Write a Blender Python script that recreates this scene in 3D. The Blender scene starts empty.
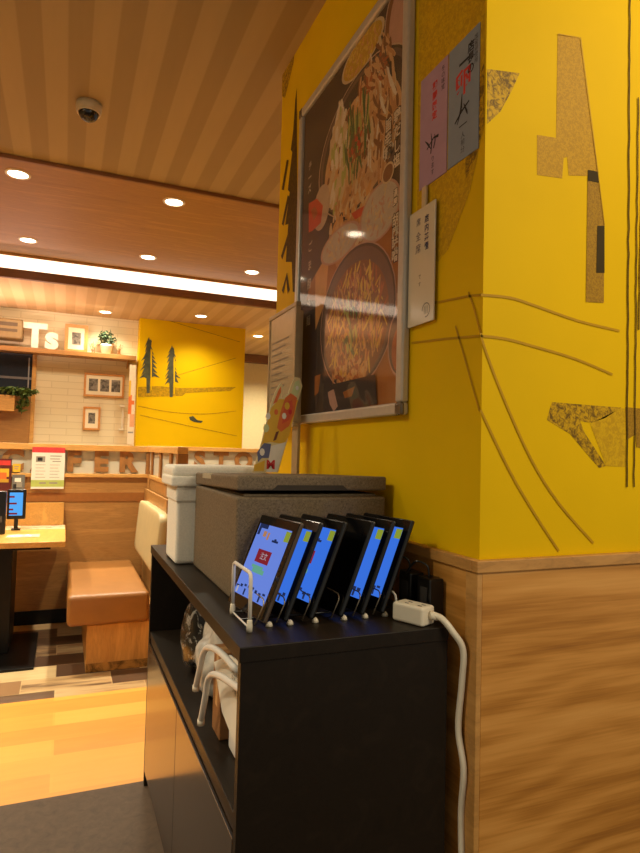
import bpy, bmesh, math, random
from mathutils import Vector, Matrix
random.seed(7)
SC = bpy.context.scene
COL = SC.collection
# ------------------------------------------------------------------ camera
H = 1.30
FPX = 612.79
YAW, PITCH, ROLL = math.radians(22.4914), math.radians(2.4457), math.radians(1.4362)
_fw = Vector((math.sin(YAW)*math.cos(PITCH), math.cos(YAW)*math.cos(PITCH), math.sin(PITCH)))
_r0 = Vector((math.cos(YAW), -math.sin(YAW), 0)); _u0 = _r0.cross(_fw)
_r = _r0*math.cos(ROLL) + _u0*math.sin(ROLL)
_u = -_r0*math.sin(ROLL) + _u0*math.cos(ROLL)
cam_data = bpy.data.cameras.new('camera')
cam_data.sensor_fit = 'HORIZONTAL'; cam_data.sensor_width = 36.0
cam_data.lens = FPX/640.0*36.0; cam_data.clip_start = 0.02
cam = bpy.data.objects.new('camera', cam_data); COL.objects.link(cam)
M3 = Matrix((_r, _u, -_fw)).transposed()
cam.matrix_world = Matrix.Translation((0, 0, H)) @ M3.to_4x4()
SC.camera = cam
# ------------------------------------------------------------------ world, exposure
w = bpy.data.worlds.new('world'); SC.world = w; w.use_nodes = True
bg = w.node_tree.nodes['Background']
bg.inputs[0].default_value = (1.0, 0.96, 0.82, 1); bg.inputs[1].default_value = 0.36
SC.view_settings.view_transform = 'Standard'; SC.view_settings.look = 'None'
SC.view_settings.gamma = 1.0; SC.view_settings.use_curve_mapping = False
SC.view_settings.exposure = 0.0
DOWN_W = 46.0          # power of one ceiling downlight
COVE_E = 2.4           # radiance of the cove strip
WARM = (1.0, 0.90, 0.68)

def area(name, loc, rot, sx, sy, power, color):
    d = bpy.data.lights.new(name, 'AREA'); d.shape = 'RECTANGLE'; d.size = sx; d.size_y = sy
    d.energy = power; d.color = color
    o = bpy.data.objects.new(name, d); o.location = loc; o.rotation_euler = rot; COL.objects.link(o); return o
# uplight along the far booths (out of frame on the left) that tints the far ceiling
area('uplight', (-1.0, 6.7, 2.2), (math.pi, 0, 0), 1.8, 0.15, 22, (1.0, 0.66, 0.54))
# unseen fill added left of the frame to brighten pillar, poster and boxes
area('left_fill_light', (-1.7, 1.7, 2.93), (0, math.radians(-28), 0), 0.6, 1.4, 9, (0.96, 1.0, 0.80))
# fill added to brighten the tiled back wall, no fitting there
area('tile_wall_fill', (-0.1, 6.75, 2.77), (math.radians(22), 0, 0), 1.3, 0.1, 8, (1.0, 0.88, 0.66))
# unseen fill added behind the camera, and the row of wall washers before the yellow pillar
area('rear_fill_light', (1.7, -1.1, 2.6), (math.radians(52), 0, 0), 1.2, 0.6, 34, (1.0, 0.86, 0.62))
area('wall_washer', (1.9, 0.25, 2.95), (math.radians(40), 0, 0), 0.9, 0.2, 9, (1.0, 0.86, 0.62))

# ------------------------------------------------------------------ helpers
def at(px, py, ax, val):
    d = _r*((px-320)/FPX) - _u*((py-426.5)/FPX) + _fw
    o = Vector((0, 0, H)); i = 'XYZ'.index(ax)
    return o + d*((val-o[i])/d[i])
def lin(c):
    c = c/255.0
    return c/12.92 if c <= 0.04045 else ((c+0.055)/1.055)**2.4
def rgb(r, g, b): return (lin(r), lin(g), lin(b), 1.0)

def nodes(name):
    m = bpy.data.materials.new(name); m.use_nodes = True
    return m, m.node_tree, m.node_tree.nodes['Principled BSDF']
def coords(nt, scale, kind='Object', rot=(0, 0, 0)):
    tc = nt.nodes.new('ShaderNodeTexCoord'); mp = nt.nodes.new('ShaderNodeMapping')
    mp.inputs['Scale'].default_value = scale; mp.inputs['Rotation'].default_value = rot
    nt.links.new(tc.outputs[kind], mp.inputs['Vector']); return mp.outputs['Vector']
def ramp(nt, fac, stops, interp='LINEAR'):
    r = nt.nodes.new('ShaderNodeValToRGB'); r.color_ramp.interpolation = interp
    el = r.color_ramp.elements
    while len(el) < len(stops): el.new(0.5)
    for e, (p, c) in zip(el, stops): e.position = p; e.color = c
    nt.links.new(fac, r.inputs['Fac']); return r.outputs['Color']
def noise(nt, vec, scale, detail=3, rough=0.5, dist=0.0):
    n = nt.nodes.new('ShaderNodeTexNoise'); n.inputs['Scale'].default_value = scale
    n.inputs['Detail'].default_value = detail; n.inputs['Roughness'].default_value = rough
    n.inputs['Distortion'].default_value = dist
    nt.links.new(vec, n.inputs['Vector']); return n.outputs['Fac']
def bump(nt, p, h, strength, dist=0.002):
    b = nt.nodes.new('ShaderNodeBump'); b.inputs['Strength'].default_value = strength; b.inputs['Distance'].default_value = dist
    nt.links.new(h, b.inputs['Height']); nt.links.new(b.outputs['Normal'], p.inputs['Normal'])
def shade(c, k): return (c[0]*k, c[1]*k, c[2]*k, 1)

def plain(name, c, rough=0.5, metal=0.0, var=0.08, scale=30, bmp=0.0, spec=None):
    m, nt, p = nodes(name)
    v = coords(nt, (1, 1, 1)); n = noise(nt, v, scale)
    nt.links.new(ramp(nt, n, [(0.3, shade(c, 1-var)), (0.7, shade(c, 1+var))]), p.inputs['Base Color'])
    p.inputs['Roughness'].default_value = rough; p.inputs['Metallic'].default_value = metal
    if spec is not None: p.inputs['Specular IOR Level'].default_value = spec
    if bmp: bump(nt, p, n, bmp)
    return m
def wood(name, dark, light, scale=(1, 1, 1), rough=0.45, ring=1.0, detail=6, dist=1.2, spec=0.5):
    # long grain: the noise is stretched along the axis whose scale is small
    m, nt, p = nodes(name)
    v = coords(nt, scale)
    n1 = noise(nt, v, 2.2*ring, detail, 0.55, dist)
    n2 = noise(nt, v, 16*ring, 3, 0.6, 0.3)
    mx = nt.nodes.new('ShaderNodeMath'); mx.operation = 'MULTIPLY_ADD'; mx.inputs[1].default_value = 0.35
    nt.links.new(n2, mx.inputs[0]); nt.links.new(n1, mx.inputs[2])
    mid = tuple((a+b)/2 for a, b in zip(dark, light))
    nt.links.new(ramp(nt, mx.outputs[0], [(0.45, dark), (0.62, mid), (0.68, shade(mid, 0.86)), (0.72, mid), (0.88, light)]), p.inputs['Base Color'])
    p.inputs['Roughness'].default_value = rough; p.inputs['Specular IOR Level'].default_value = spec
    return m
def emit(name, c, e):
    m = bpy.data.materials.new(name); m.use_nodes = True; nt = m.node_tree
    nt.nodes.remove(nt.nodes['Principled BSDF'])
    em = nt.nodes.new('ShaderNodeEmission'); em.inputs[0].default_value = c; em.inputs[1].default_value = e
    nt.links.new(em.outputs[0], nt.nodes['Material Output'].inputs[0]); return m
def stripes(name, ca, cb, period, off, axis='X'):
    m, nt, p = nodes(name)
    tc = nt.nodes.new('ShaderNodeTexCoord'); sx = nt.nodes.new('ShaderNodeSeparateXYZ')
    nt.links.new(tc.outputs['Object'], sx.inputs[0])
    def mth(op, a, b=None):
        n = nt.nodes.new('ShaderNodeMath'); n.operation = op
        for i, q in enumerate((a, b)):
            if q is None: continue
            if isinstance(q, (int, float)): n.inputs[i].default_value = q
            else: nt.links.new(q, n.inputs[i])
        return n.outputs[0]
    f = mth('FRACT', mth('DIVIDE', mth('SUBTRACT', sx.outputs[axis], off), period))
    n = noise(nt, coords(nt, (6, 0.8, 6)), 4, 3)
    base = ramp(nt, f, [(0.0, ca), (0.48, ca), (0.52, cb), (0.97, cb), (1.0, ca)])
    mix = nt.nodes.new('ShaderNodeMix'); mix.data_type = 'RGBA'; mix.blend_type = 'MULTIPLY'; mix.inputs['Factor'].default_value = 0.35
    nt.links.new(base, mix.inputs['A']); nt.links.new(ramp(nt, n, [(0.3, (0.86, 0.86, 0.86, 1)), (0.7, (1, 1, 1, 1))]), mix.inputs['B'])
    nt.links.new(mix.outputs['Result'], p.inputs['Base Color']); p.inputs['Roughness'].default_value = 0.7
    return m
def speckle(name, ca, cb, scale, lo=0.45, hi=0.55, rough=0.55):
    m, nt, p = nodes(name); v = coords(nt, (1, 1, 1))
    n = noise(nt, v, scale, 4, 0.7, 0.8)
    nt.links.new(ramp(nt, n, [(lo, ca), (hi, cb)]), p.inputs['Base Color']); p.inputs['Roughness'].default_value = rough; p.inputs['Specular IOR Level'].default_value = 0.2
    return m

class MB:
    """collects geometry in world coordinates; build() links it as one mesh object"""
    def __init__(self): self.bm = bmesh.new(); self.mi = 0
    def _tag(self, faces, mi, smooth=False):
        for f in faces: f.material_index = self.mi if mi is None else mi; f.smooth = smooth
    def box(self, a, b, bev=0.0, mi=None, M=None, seg=2):
        t = bmesh.new()
        bmesh.ops.create_cube(t, size=1.0)
        for v in t.verts:
            v.co = Vector(((a[i]+b[i])/2 + v.co[i]*(b[i]-a[i]) for i in range(3)))
        if bev: bmesh.ops.bevel(t, geom=list(t.edges), offset=bev, segments=seg, profile=0.5, affect='EDGES')
        return self._merge(t, mi, M, smooth=False)
    def _merge(self, t, mi, M=None, smooth=False):
        mp = {}
        for v in t.verts: mp[v] = self.bm.verts.new(M @ v.co if M is not None else v.co)
        fs = []
        for f in t.faces:
            try: fs.append(self.bm.faces.new([mp[v] for v in f.verts]))
            except ValueError: pass
        self._tag(fs, mi, smooth); t.free(); return fs
    def poly(self, pts, mi=None):
        vs = [self.bm.verts.new(p) for p in pts]; f = self.bm.faces.new(vs); self._tag([f], mi); return f
    def prism(self, pts, vec, mi=None):
        vec = Vector(vec); a = [self.bm.verts.new(Vector(p)) for p in pts]; b = [self.bm.verts.new(Vector(p)+vec) for p in pts]
        fs = [self.bm.faces.new(a), self.bm.faces.new(b[::-1])]
        n = len(a)
        for i in range(n): fs.append(self.bm.faces.new([a[i], b[i], b[(i+1) % n], a[(i+1) % n]]))
        self._tag(fs, mi); return fs
    def tube(self, pts, r, mi=None, n=10, cap=True):
        pts = [Vector(p) for p in pts]; rings = []; prev = None
        for i, p in enumerate(pts):
            t = (pts[min(i+1, len(pts)-1)] - pts[max(i-1, 0)]).normalized()
            if prev is None:
                ref = Vector((0, 0, 1)) if abs(t.z) < 0.9 else Vector((1, 0, 0)); nx = t.cross(ref).normalized()
            else: nx = (prev - t*prev.dot(t)).normalized()
            prev = nx; ny = t.cross(nx); rr = r[i] if isinstance(r, (list, tuple)) else r
            rings.append([self.bm.verts.new(p + nx*rr*math.cos(2*math.pi*k/n) + ny*rr*math.sin(2*math.pi*k/n)) for k in range(n)])
        fs = []
        for a, b in zip(rings, rings[1:]):
            for k in range(n): fs.append(self.bm.faces.new([a[k], a[(k+1) % n], b[(k+1) % n], b[k]]))
        self._tag(fs, mi, True)
        if cap: self._tag([self.bm.faces.new(rings[0][::-1]), self.bm.faces.new(rings[-1])], mi)
    def lathe(self, prof, c, n=32, mi=None, axis=None, smooth=True):
        """prof: (radius, height) pairs; revolved round z at c (or along axis matrix)"""
        c = Vector(c); rings = []
        for r, z in prof:
            if r < 1e-6: vs = [self.bm.verts.new(self._ax(Vector((0, 0, z)), axis)+c)]
            else: vs = [self.bm.verts.new(self._ax(Vector((r*math.cos(2*math.pi*k/n), r*math.sin(2*math.pi*k/n), z)), axis)+c) for k in range(n)]
            rings.append(vs)
        fs = []
        for a, b in zip(rings, rings[1:]):
            for k in range(n):
                k2 = (k+1) % n
                if len(a) == 1 and len(b) == 1: continue
                if len(a) == 1: fs.append(self.bm.faces.new([a[0], b[k2], b[k]]))
                elif len(b) == 1: fs.append(self.bm.faces.new([a[k], a[k2], b[0]]))
                else: fs.append(self.bm.faces.new([a[k], a[k2], b[k2], b[k]]))
        self._tag(fs, mi, smooth)
    @staticmethod
    def _ax(v, M): return v if M is None else M @ v
    def text(self, s, M, size, depth=0.0, mi=None, align='CENTER', bold=0.0, line=1.0):
        cu = bpy.data.curves.new('t', 'FONT'); cu.body = s; cu.size = size; cu.extrude = depth; cu.align_x = align; cu.align_y = 'CENTER'
        cu.offset = bold; cu.space_line = line; cu.resolution_u = 3
        o = bpy.data.objects.new('t', cu); COL.objects.link(o)
        dg = bpy.context.evaluated_depsgraph_get(); me = o.evaluated_get(dg).to_mesh()
        t = bmesh.new(); t.from_mesh(me); o.evaluated_get(dg).to_mesh_clear()
        bpy.data.objects.remove(o); bpy.data.curves.remove(cu)
        self._merge(t, mi, M)
    def build(self, name, mats, parent=None, loc=None, smooth_angle=None):
        if not isinstance(mats, (list, tuple)): mats = [mats]
        me = bpy.data.meshes.new(name)
        off = Vector(loc) if loc is not None else (parent_world(parent) if parent else None)
        if off is not None:
            for v in self.bm.verts: v.co -= off
        bmesh.ops.recalc_face_normals(self.bm, faces=[f for f in self.bm.faces])
        self.bm.to_mesh(me); self.bm.free()
        for m in mats: me.materials.append(m)
        o = bpy.data.objects.new(name, me); COL.objects.link(o)
        if parent: o.parent = parent
        if loc is not None:
            o.location = Vector(loc) - (parent_world(parent) if parent else Vector((0, 0, 0)))
        return o
def parent_world(p):
    v = Vector((0, 0, 0))
    while p: v += Vector(p.location); p = p.parent
    return v
def tag(o, label, cat, group=None, kind=None):
    o['label'] = label; o['category'] = cat
    if group: o['group'] = group
    if kind: o['kind'] = kind
    return o
def thing(name, label, cat, loc, group=None):
    o = bpy.data.objects.new(name, None); o.empty_display_size = 0.05; o.location = loc; COL.objects.link(o)
    return tag(o, label, cat, group)
def struct(mb, name, mats, parent=None):
    o = mb.build(name, mats, parent)
    if not parent: o['kind'] = 'structure'
    return o
def copy_tree(o, parent=None):
    c = o.copy(); COL.objects.link(c); c.parent = parent
    for ch in o.children: copy_tree(ch, c)
    return c
def ribbon(mb, pts, nrm, wd, off, mi):
    """flat painted line on a wall: pts on the wall, nrm the wall normal"""
    nrm = Vector(nrm); P = [Vector(p) for p in pts]; L = []
    for i, p in enumerate(P):
        d = (P[min(i+1, len(P)-1)]-P[max(i-1, 0)]).normalized().cross(nrm)*wd/2
        L.append((mb.bm.verts.new(p-d+nrm*off), mb.bm.verts.new(p+d+nrm*off)))
    fs = [mb.bm.faces.new([a[0], b[0], b[1], a[1]]) for a, b in zip(L, L[1:])]
    mb._tag(fs, mi)
def smooth_pts(pts, n=6):
    out = []; P = [Vector(p) for p in pts]
    for i in range(len(P)-1):
        p0 = P[max(i-1, 0)]; p1 = P[i]; p2 = P[i+1]; p3 = P[min(i+2, len(P)-1)]
        for k in range(n):
            t = k/n
            out.append(0.5*((2*p1)+(p2-p0)*t+(2*p0-5*p1+4*p2-p3)*t*t+(3*p1-p0-3*p2+p3)*t**3))
    out.append(P[-1]); return out

# ------------------------------------------------------------------ materials
YELLOW = rgb(228, 184, 0)
m_yellow = plain('yellow_paint', YELLOW, 0.6, var=0.03, scale=4, spec=0.1)
m_mural_line = plain('mural_line_brown', rgb(186, 140, 4), 0.5, spec=0.2)
m_mural_dark = plain('mural_ink', rgb(92, 68, 16), 0.6, var=0.3, scale=60, spec=0.1)
m_mural_brown = speckle('mural_grainy_brown', rgb(176, 130, 16), rgb(196, 148, 20), 160)
m_mural_tower = speckle('mural_grainy_olive', rgb(146, 106, 16), rgb(172, 128, 20), 200)
m_mural_black = plain('mural_window_dark', rgb(66, 52, 24), 0.6, spec=0.1)
m_mural_speck = speckle('mural_speckled_patch', rgb(112, 82, 14), rgb(204, 158, 8), 75, 0.40, 0.58)
m_mural_faint = speckle('mural_faint_patch', rgb(190, 146, 6), rgb(214, 170, 3), 90, 0.40, 0.60)
m_mural_tree = plain('mural_tree_green', rgb(74, 74, 46), 0.5, var=0.35, scale=18)
m_mural_ground = speckle('mural_ground_olive', rgb(160, 126, 14), rgb(196, 150, 8), 40)
def cathedral(name, stops, rough):
    m, nt, p = nodes(name)
    wv = nt.nodes.new('ShaderNodeTexWave'); wv.wave_type = 'BANDS'; wv.bands_direction = 'Z'; wv.wave_profile = 'SIN'
    wv.inputs['Scale'].default_value = 3.2; wv.inputs['Distortion'].default_value = 14.0; wv.inputs['Detail'].default_value = 3.0
    wv.inputs['Detail Scale'].default_value = 0.6; wv.inputs['Detail Roughness'].default_value = 0.45
    nt.links.new(coords(nt, (0.55, 0.55, 1.6), rot=(0, 0.06, 0)), wv.inputs['Vector'])
    f = noise(nt, coords(nt, (2.2, 2.2, 70)), 2.0, 4, 0.6, 0.3); b = noise(nt, coords(nt, (0.7, 0.7, 5)), 2.0, 3, 0.5, 0.8)
    def ma(a, k, c):
        n = nt.nodes.new('ShaderNodeMath'); n.operation = 'MULTIPLY_ADD'; n.inputs[1].default_value = k; nt.links.new(a, n.inputs[0])
        if isinstance(c, float): n.inputs[2].default_value = c
        else: nt.links.new(c, n.inputs[2])
        return n.outputs[0]
    v = ma(wv.outputs['Fac'], 0.17, ma(f, 0.50, ma(b, 0.95, -0.28)))
    nt.links.new(ramp(nt, v, stops), p.inputs['Base Color']); p.inputs['Roughness'].default_value = rough; p.inputs['Specular IOR Level'].default_value = 0.3
    return m
m_wains = cathedral('wainscot_oak', [(0.15, rgb(140, 86, 34)), (0.42, rgb(182, 122, 50)), (0.62, rgb(206, 144, 68)), (0.9, rgb(220, 160, 84))], 0.42)
m_trimw = wood('trim_oak', rgb(178, 124, 58), rgb(206, 152, 82), (1.5, 1.5, 5), 0.45)
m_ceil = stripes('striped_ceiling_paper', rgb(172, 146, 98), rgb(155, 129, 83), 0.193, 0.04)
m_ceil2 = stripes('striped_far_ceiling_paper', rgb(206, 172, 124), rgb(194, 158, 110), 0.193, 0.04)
m_soffit = wood('soffit_wood', rgb(140, 94, 36), rgb(176, 124, 56), (0.5, 5, 5), 0.55, 1.3)
m_trimdark = wood('soffit_trim_brown', rgb(112, 70, 32), rgb(140, 90, 46), (0.6, 4, 4), 0.5)
m_floorwood = None
m_black = wood('black_oak_veneer', rgb(28, 21, 14), rgb(38, 29, 20), (3, 0.5, 3), 0.42, 2.0, spec=0.2)
m_blackin = plain('black_veneer_inside', rgb(24, 18, 14), 0.5)
m_doorv = wood('dark_door_veneer', rgb(30, 22, 15), rgb(46, 34, 24), (3, 0.5, 3), 0.17, 2.0, spec=0.8)
m_white = plain('white_enamel', rgb(222, 214, 202), 0.35, var=0.02)
m_whitepl = plain('white_plastic', rgb(226, 214, 190), 0.4, var=0.02)
m_foamw = plain('white_foam', rgb(236, 228, 210), 0.75, var=0.06, scale=140, bmp=0.5)
m_foamg = speckle('grey_brown_foam', rgb(92, 78, 60), rgb(132, 114, 90), 190, 0.35, 0.65, 0.7)
m_groove = plain('foam_groove_dark', rgb(52, 42, 32), 0.8)
m_tabbody = plain('black_plastic', rgb(18, 16, 15), 0.3, var=0.05)
m_tabbrown = plain('bronze_plastic_rim', rgb(74, 58, 44), 0.35, var=0.05)
m_tabglass = plain('black_glass', rgb(10, 10, 11), 0.12, var=0.02)
m_alu = plain('brushed_aluminium', rgb(200, 190, 174), 0.3, 0.35, var=0.04, scale=50)
m_leather = plain('tan_leatherette', rgb(148, 98, 46), 0.42, var=0.06, scale=12, bmp=0.1)
m_cream = plain('cream_leatherette', rgb(188, 168, 122), 0.4, var=0.05, scale=14)
m_bench = wood('bench_oak', rgb(170, 112, 48), rgb(208, 150, 76), (4, 1, 0.6), 0.45)
m_panel = wood('partition_oak', rgb(150, 102, 48), rgb(186, 134, 72), (0.6, 4, 5), 0.4, 1.2)
m_raill = wood('rail_oak', rgb(196, 140, 68), rgb(222, 168, 92), (0.8, 4, 4), 0.45)
m_table = wood('table_oak', rgb(196, 140, 66), rgb(218, 164, 86), (4, 0.6, 4), 0.3)
m_frost = plain('frosted_pane', rgb(196, 188, 166), 0.35, var=0.05, scale=5)
m_letter = wood('letter_wood', rgb(146, 96, 46), rgb(168, 116, 60), (2, 2, 1), 0.5)
m_tile = None
m_creamwall = plain('cream_wallpaper', rgb(222, 200, 150), 0.7, var=0.03)
m_blackmetal = plain('black_metal', rgb(20, 17, 15), 0.4, 0.5)
m_paper = plain('paper_white', rgb(232, 224, 206), 0.6, var=0.02)
m_lilac = plain('paper_lilac', rgb(176, 140, 160), 0.5, var=0.04)
m_bluepaper = plain('paper_blue_grey', rgb(136, 146, 158), 0.5, var=0.04)
m_ink = plain('ink_black', rgb(26, 24, 26), 0.6)
m_inkblue = plain('ink_blue', rgb(60, 58, 88), 0.6)
m_inkred = plain('ink_red', rgb(206, 52, 44), 0.6)
m_leaf = plain('leaf_green', rgb(84, 104, 44), 0.5, var=0.3, scale=30)
m_leaf2 = plain('leaf_grey_green', rgb(78, 96, 66), 0.5, var=0.3, scale=40)
m_photo = speckle('photo_print_grey', rgb(84, 78, 70), rgb(150, 140, 124), 14, 0.4, 0.6)
m_darkglass = plain('dark_window_glass', rgb(34, 32, 36), 0.12, var=0.1)
def colourmat(name, c, rough=0.5): return plain(name, rgb(*c), rough, var=0.06)

# floors
def planks(name, cols, px, py, rough, spec=0.5):
    m, nt, p = nodes(name)
    tc = nt.nodes.new('ShaderNodeTexCoord'); mp = nt.nodes.new('ShaderNodeMapping'); mp.inputs['Scale'].default_value = (1/px, 1/py, 1)
    nt.links.new(tc.outputs['Object'], mp.inputs[0])
    br = nt.nodes.new('ShaderNodeTexBrick'); br.offset = 0.37; br.inputs['Scale'].default_value = 1.0
    br.inputs['Brick Width'].default_value = 1.0; br.inputs['Row Height'].default_value = 1.0; br.inputs['Mortar Size'].default_value = 0.006
    br.inputs['Color1'].default_value = (0, 0, 0, 1); br.inputs['Color2'].default_value = (1, 1, 1, 1); br.inputs['Mortar'].default_value = (0.5, 0.5, 0.5, 1)
    nt.links.new(mp.outputs[0], br.inputs['Vector'])
    n = noise(nt, coords(nt, (0.9, 7, 1)), 3.0, 5, 0.6, 0.8)
    a = nt.nodes.new('ShaderNodeMath'); a.operation = 'MULTIPLY_ADD'; a.inputs[1].default_value = 0.75
    rgbn = nt.nodes.new('ShaderNodeRGBToBW'); nt.links.new(br.outputs['Color'], rgbn.inputs[0]); nt.links.new(rgbn.outputs[0], a.inputs[0])
    b = nt.nodes.new('ShaderNodeMath'); b.operation = 'MULTIPLY'; b.inputs[1].default_value = 0.4; nt.links.new(n, b.inputs[0]); nt.links.new(b.outputs[0], a.inputs[2])
    nt.links.new(ramp(nt, a.outputs[0], cols), p.inputs['Base Color']); p.inputs['Roughness'].default_value = rough
    p.inputs['Specular IOR Level'].default_value = spec
    return m
m_floorwood = planks('floor_oak_planks', [(0.1, rgb(200, 128, 40)), (0.5, rgb(222, 150, 54)), (0.95, rgb(232, 164, 68))], 0.9, 0.15, 0.4)
m_floortile = planks('floor_patchwork', [(0.25, rgb(84, 58, 38)), (0.42, rgb(104, 76, 50)), (0.5, rgb(188, 152, 104)), (0.7, rgb(206, 180, 132)), (0.8, rgb(150, 112, 74))], 0.46, 0.20, 0.45)
m_mat = speckle('floor_dark_carpet', rgb(72, 56, 42), rgb(88, 70, 52), 30, 0.3, 0.7, 0.6)
def tilemat():
    m, nt, p = nodes('cream_split_tile')
    tc = nt.nodes.new('ShaderNodeTexCoord'); sw = nt.nodes.new('ShaderNodeSeparateXYZ'); cb = nt.nodes.new('ShaderNodeCombineXYZ')
    nt.links.new(tc.outputs['Object'], sw.inputs[0]); nt.links.new(sw.outputs['X'], cb.inputs[0]); nt.links.new(sw.outputs['Z'], cb.inputs[1])
    br = nt.nodes.new('ShaderNodeTexBrick'); br.inputs['Scale'].default_value = 1.0; br.inputs['Brick Width'].default_value = 0.34; br.inputs['Row Height'].default_value = 0.075
    br.inputs['Mortar Size'].default_value = 0.004
    br.inputs['Color1'].default_value = rgb(222, 204, 162); br.inputs['Color2'].default_value = rgb(226, 208, 168); br.inputs['Mortar'].default_value = rgb(208, 188, 146)
    nt.links.new(cb.outputs[0], br.inputs['Vector']); nt.links.new(br.outputs['Color'], p.inputs['Base Color']); p.inputs['Roughness'].default_value = 0.6
    return m
m_tile = tilemat()

# ------------------------------------------------------------------ the shell
ZC, ZS, ZF = 3.02, 2.998, 2.80           # near ceiling, wood soffit, far ceiling
Y0, YS, YCOVE, YEND = -1.6, at(0, 157.5, 'Z', 2.998).y, 6.0, 9.3
XL, XR = -3.4, 4.6
PX, PY, PY2 = 0.85, 1.118, 2.60           # yellow pillar
def slab(name, a, b, mats, bev=0): mb = MB(); mb.box(a, b, bev); return struct(mb, name, mats)
slab('floor', (XL, Y0, -0.06), (XR, 2.52, 0), m_mat)
slab('floor_wood', (XL, 2.52, -0.06), (XR, 3.495, 0), m_floorwood)
slab('floor_tile', (XL, 3.495, -0.06), (XR, YEND, 0), m_floortile)
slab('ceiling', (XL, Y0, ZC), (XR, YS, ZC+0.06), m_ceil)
slab('ceiling_soffit', (XL, YS, ZS), (XR, YCOVE, ZS+0.06), m_soffit)
slab('trim_1', (XL, YS-0.022, ZS-0.004), (XR, YS-0.001, ZC-0.001), m_trimdark, 0.003)
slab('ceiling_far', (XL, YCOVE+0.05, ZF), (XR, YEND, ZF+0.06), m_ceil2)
slab('trim_2', (XL, YCOVE+0.0, ZF-0.022), (XR, YCOVE+0.049, 2.858), m_trimdark, 0.004)
slab('trim_10', (XL, YCOVE+0.055, ZF+0.061), (XR, YCOVE+0.09, ZS+0.06), m_trimdark)
slab('wall_left', (XL-0.1, Y0, 0), (XL, YEND, ZC), m_creamwall)
slab('wall_far', (0.9, YEND, 0), (XR, YEND+0.1, ZF), m_creamwall)
slab('trim_3', (1.9, YEND-0.14, 2.68), (XR, YEND-0.001, ZF-0.001), m_trimdark, 0.004)
slab('wall_back', (XL, 7.45, 0), (0.80, 7.55, ZF), m_tile)

# the yellow pillar, mural painted on it (pattern stays in its mesh)
mb = MB(); mb.box((PX, PY, 0.0), (3.2, PY2, ZC), mi=0)
EPS = 0.0006
def onR(x, y): return at(x, y, 'Y', PY)
def onL(x, y): return at(x, y, 'X', PX)
def flat(pts, n, k, mi): mb.poly([Vector(p)+Vector(n)*EPS*k for p in pts], mi)
NR, NL = (0, -1, 0), (-1, 0, 0)
PR = lambda L: [onR(*q) for q in L]
PL = lambda L: [onL(*q) for q in L]
flat(PR([(557.5, 34.5), (580, 38), (592, 130), (598, 172), (587.4, 176), (568.5, 175.6), (567, 157), (563.5, 158), (562, 178.5), (537, 175), (537, 135), (556, 138)]), NR, 1, 2)
flat(PR([(587.4, 176), (598, 178), (604, 226), (603.5, 303), (585.6, 302)]), NR, 2, 3)
flat(PR([(587.4, 170), (598, 172), (598.6, 183), (587.4, 181)]), NR, 3, 4)
flat(PR([(596.8, 226), (604, 226), (604, 273), (595.7, 273)]), NR, 3, 4)
ribbon(mb, PR([(557.5, 34.5), (580, 38), (592, 130), (604, 226)]), NR, 0.0025, EPS*4, 1)
flat(PR([(487, 69), (519.5, 73.3), (512, 90), (500, 112), (487, 124)]), NR, 1, 5)
flat(PR([(552, 402), (575, 404), (621, 407.5), (605, 418), (591, 423), (580, 421), (584, 432), (606, 466), (599, 468), (585, 452), (570, 434), (547, 420), (549, 411)]), NR, 1, 5)
flat(PR([(621, 408), (626, 409), (625, 467), (606, 466), (590, 424)]), NR, 1, 6)
flat(PR([(625, 407), (640, 408.5), (660, 411), (660, 452), (636, 447), (636, 434), (626, 440)]), NR, 2, 3)
def wob(x0, ya, x1, yb, n, amp, wd):
    pts = []
    for i in range(n+1):
        t = i/n; pts.append(onR(x0+(x1-x0)*t+random.uniform(-amp, amp), ya+(yb-ya)*t))
    ribbon(mb, pts, NR, wd, EPS*5, 7)
wob(629.5, -30, 626.2, 487, 40, 0.5, 0.0045)
wob(637.5, 98, 633.2, 487, 30, 0.5, 0.004)
wob(642, 150, 638, 330, 14, 0.5, 0.004)
wob(652, -30, 648, 487, 30, 0.5, 0.004)
for L in ([(480.5, 295), (510, 298), (534, 305.6), (578, 321), (619, 331)], [(480.5, 336), (505, 339), (530.6, 345.7), (575, 359), (612, 374.6)],
          [(480.5, 333), (484.6, 349), (502.7, 396.6), (530.6, 459), (558.5, 503.4), (593, 543)], [(480.2, 410), (509, 470.5), (535, 515), (558.5, 551)]):
    ribbon(mb, smooth_pts(PR(L), 4), NR, 0.006, EPS*3, 1)
flat(PL([(419, 0), (485, -40), (485, 123), (470, 192), (448, 250), (438, 262), (417, 250)]), NL, 1, 6)
flat(PL([(465, 120), (484.5, 62), (484, 124), (478, 152), (466, 180)]), NL, 2, 5)
for L in ([(412, 306), (440, 302), (470, 296), (482, 295)], [(412, 343), (445, 339), (480, 336)], [(469, 292), (474, 306), (482, 336)], [(456, 326), (463, 350), (480, 411)]):
    ribbon(mb, PL(L), NL, 0.006, EPS*3, 1)
# tall tree silhouettes at the far edge of the left face, and a speckled crown above
flat(PL([(297, 88), (295.5, 100), (293.5, 130), (291, 150), (292.5, 152), (288, 190), (290, 192), (285.5, 225), (288.5, 224), (286, 262), (292, 262), (293, 292), (298, 292)]), NL, 2, 7)
flat(PL([(283, 60), (296, 40), (294, 62), (290, 78), (285, 98), (282, 96)]), NL, 2, 5)
for L in ([(283, 190), (288, 160)], [(283, 225), (289, 196)], [(282, 258), (290, 232)], [(283, 292), (287, 276), (289, 292)]):
    ribbon(mb, PL(L), NL, 0.03, EPS*3, 7)
struct(mb, 'wall_right', [m_yellow, m_mural_line, m_mural_brown, m_mural_tower, m_mural_black, m_mural_speck, m_mural_faint, m_mural_dark])
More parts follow.
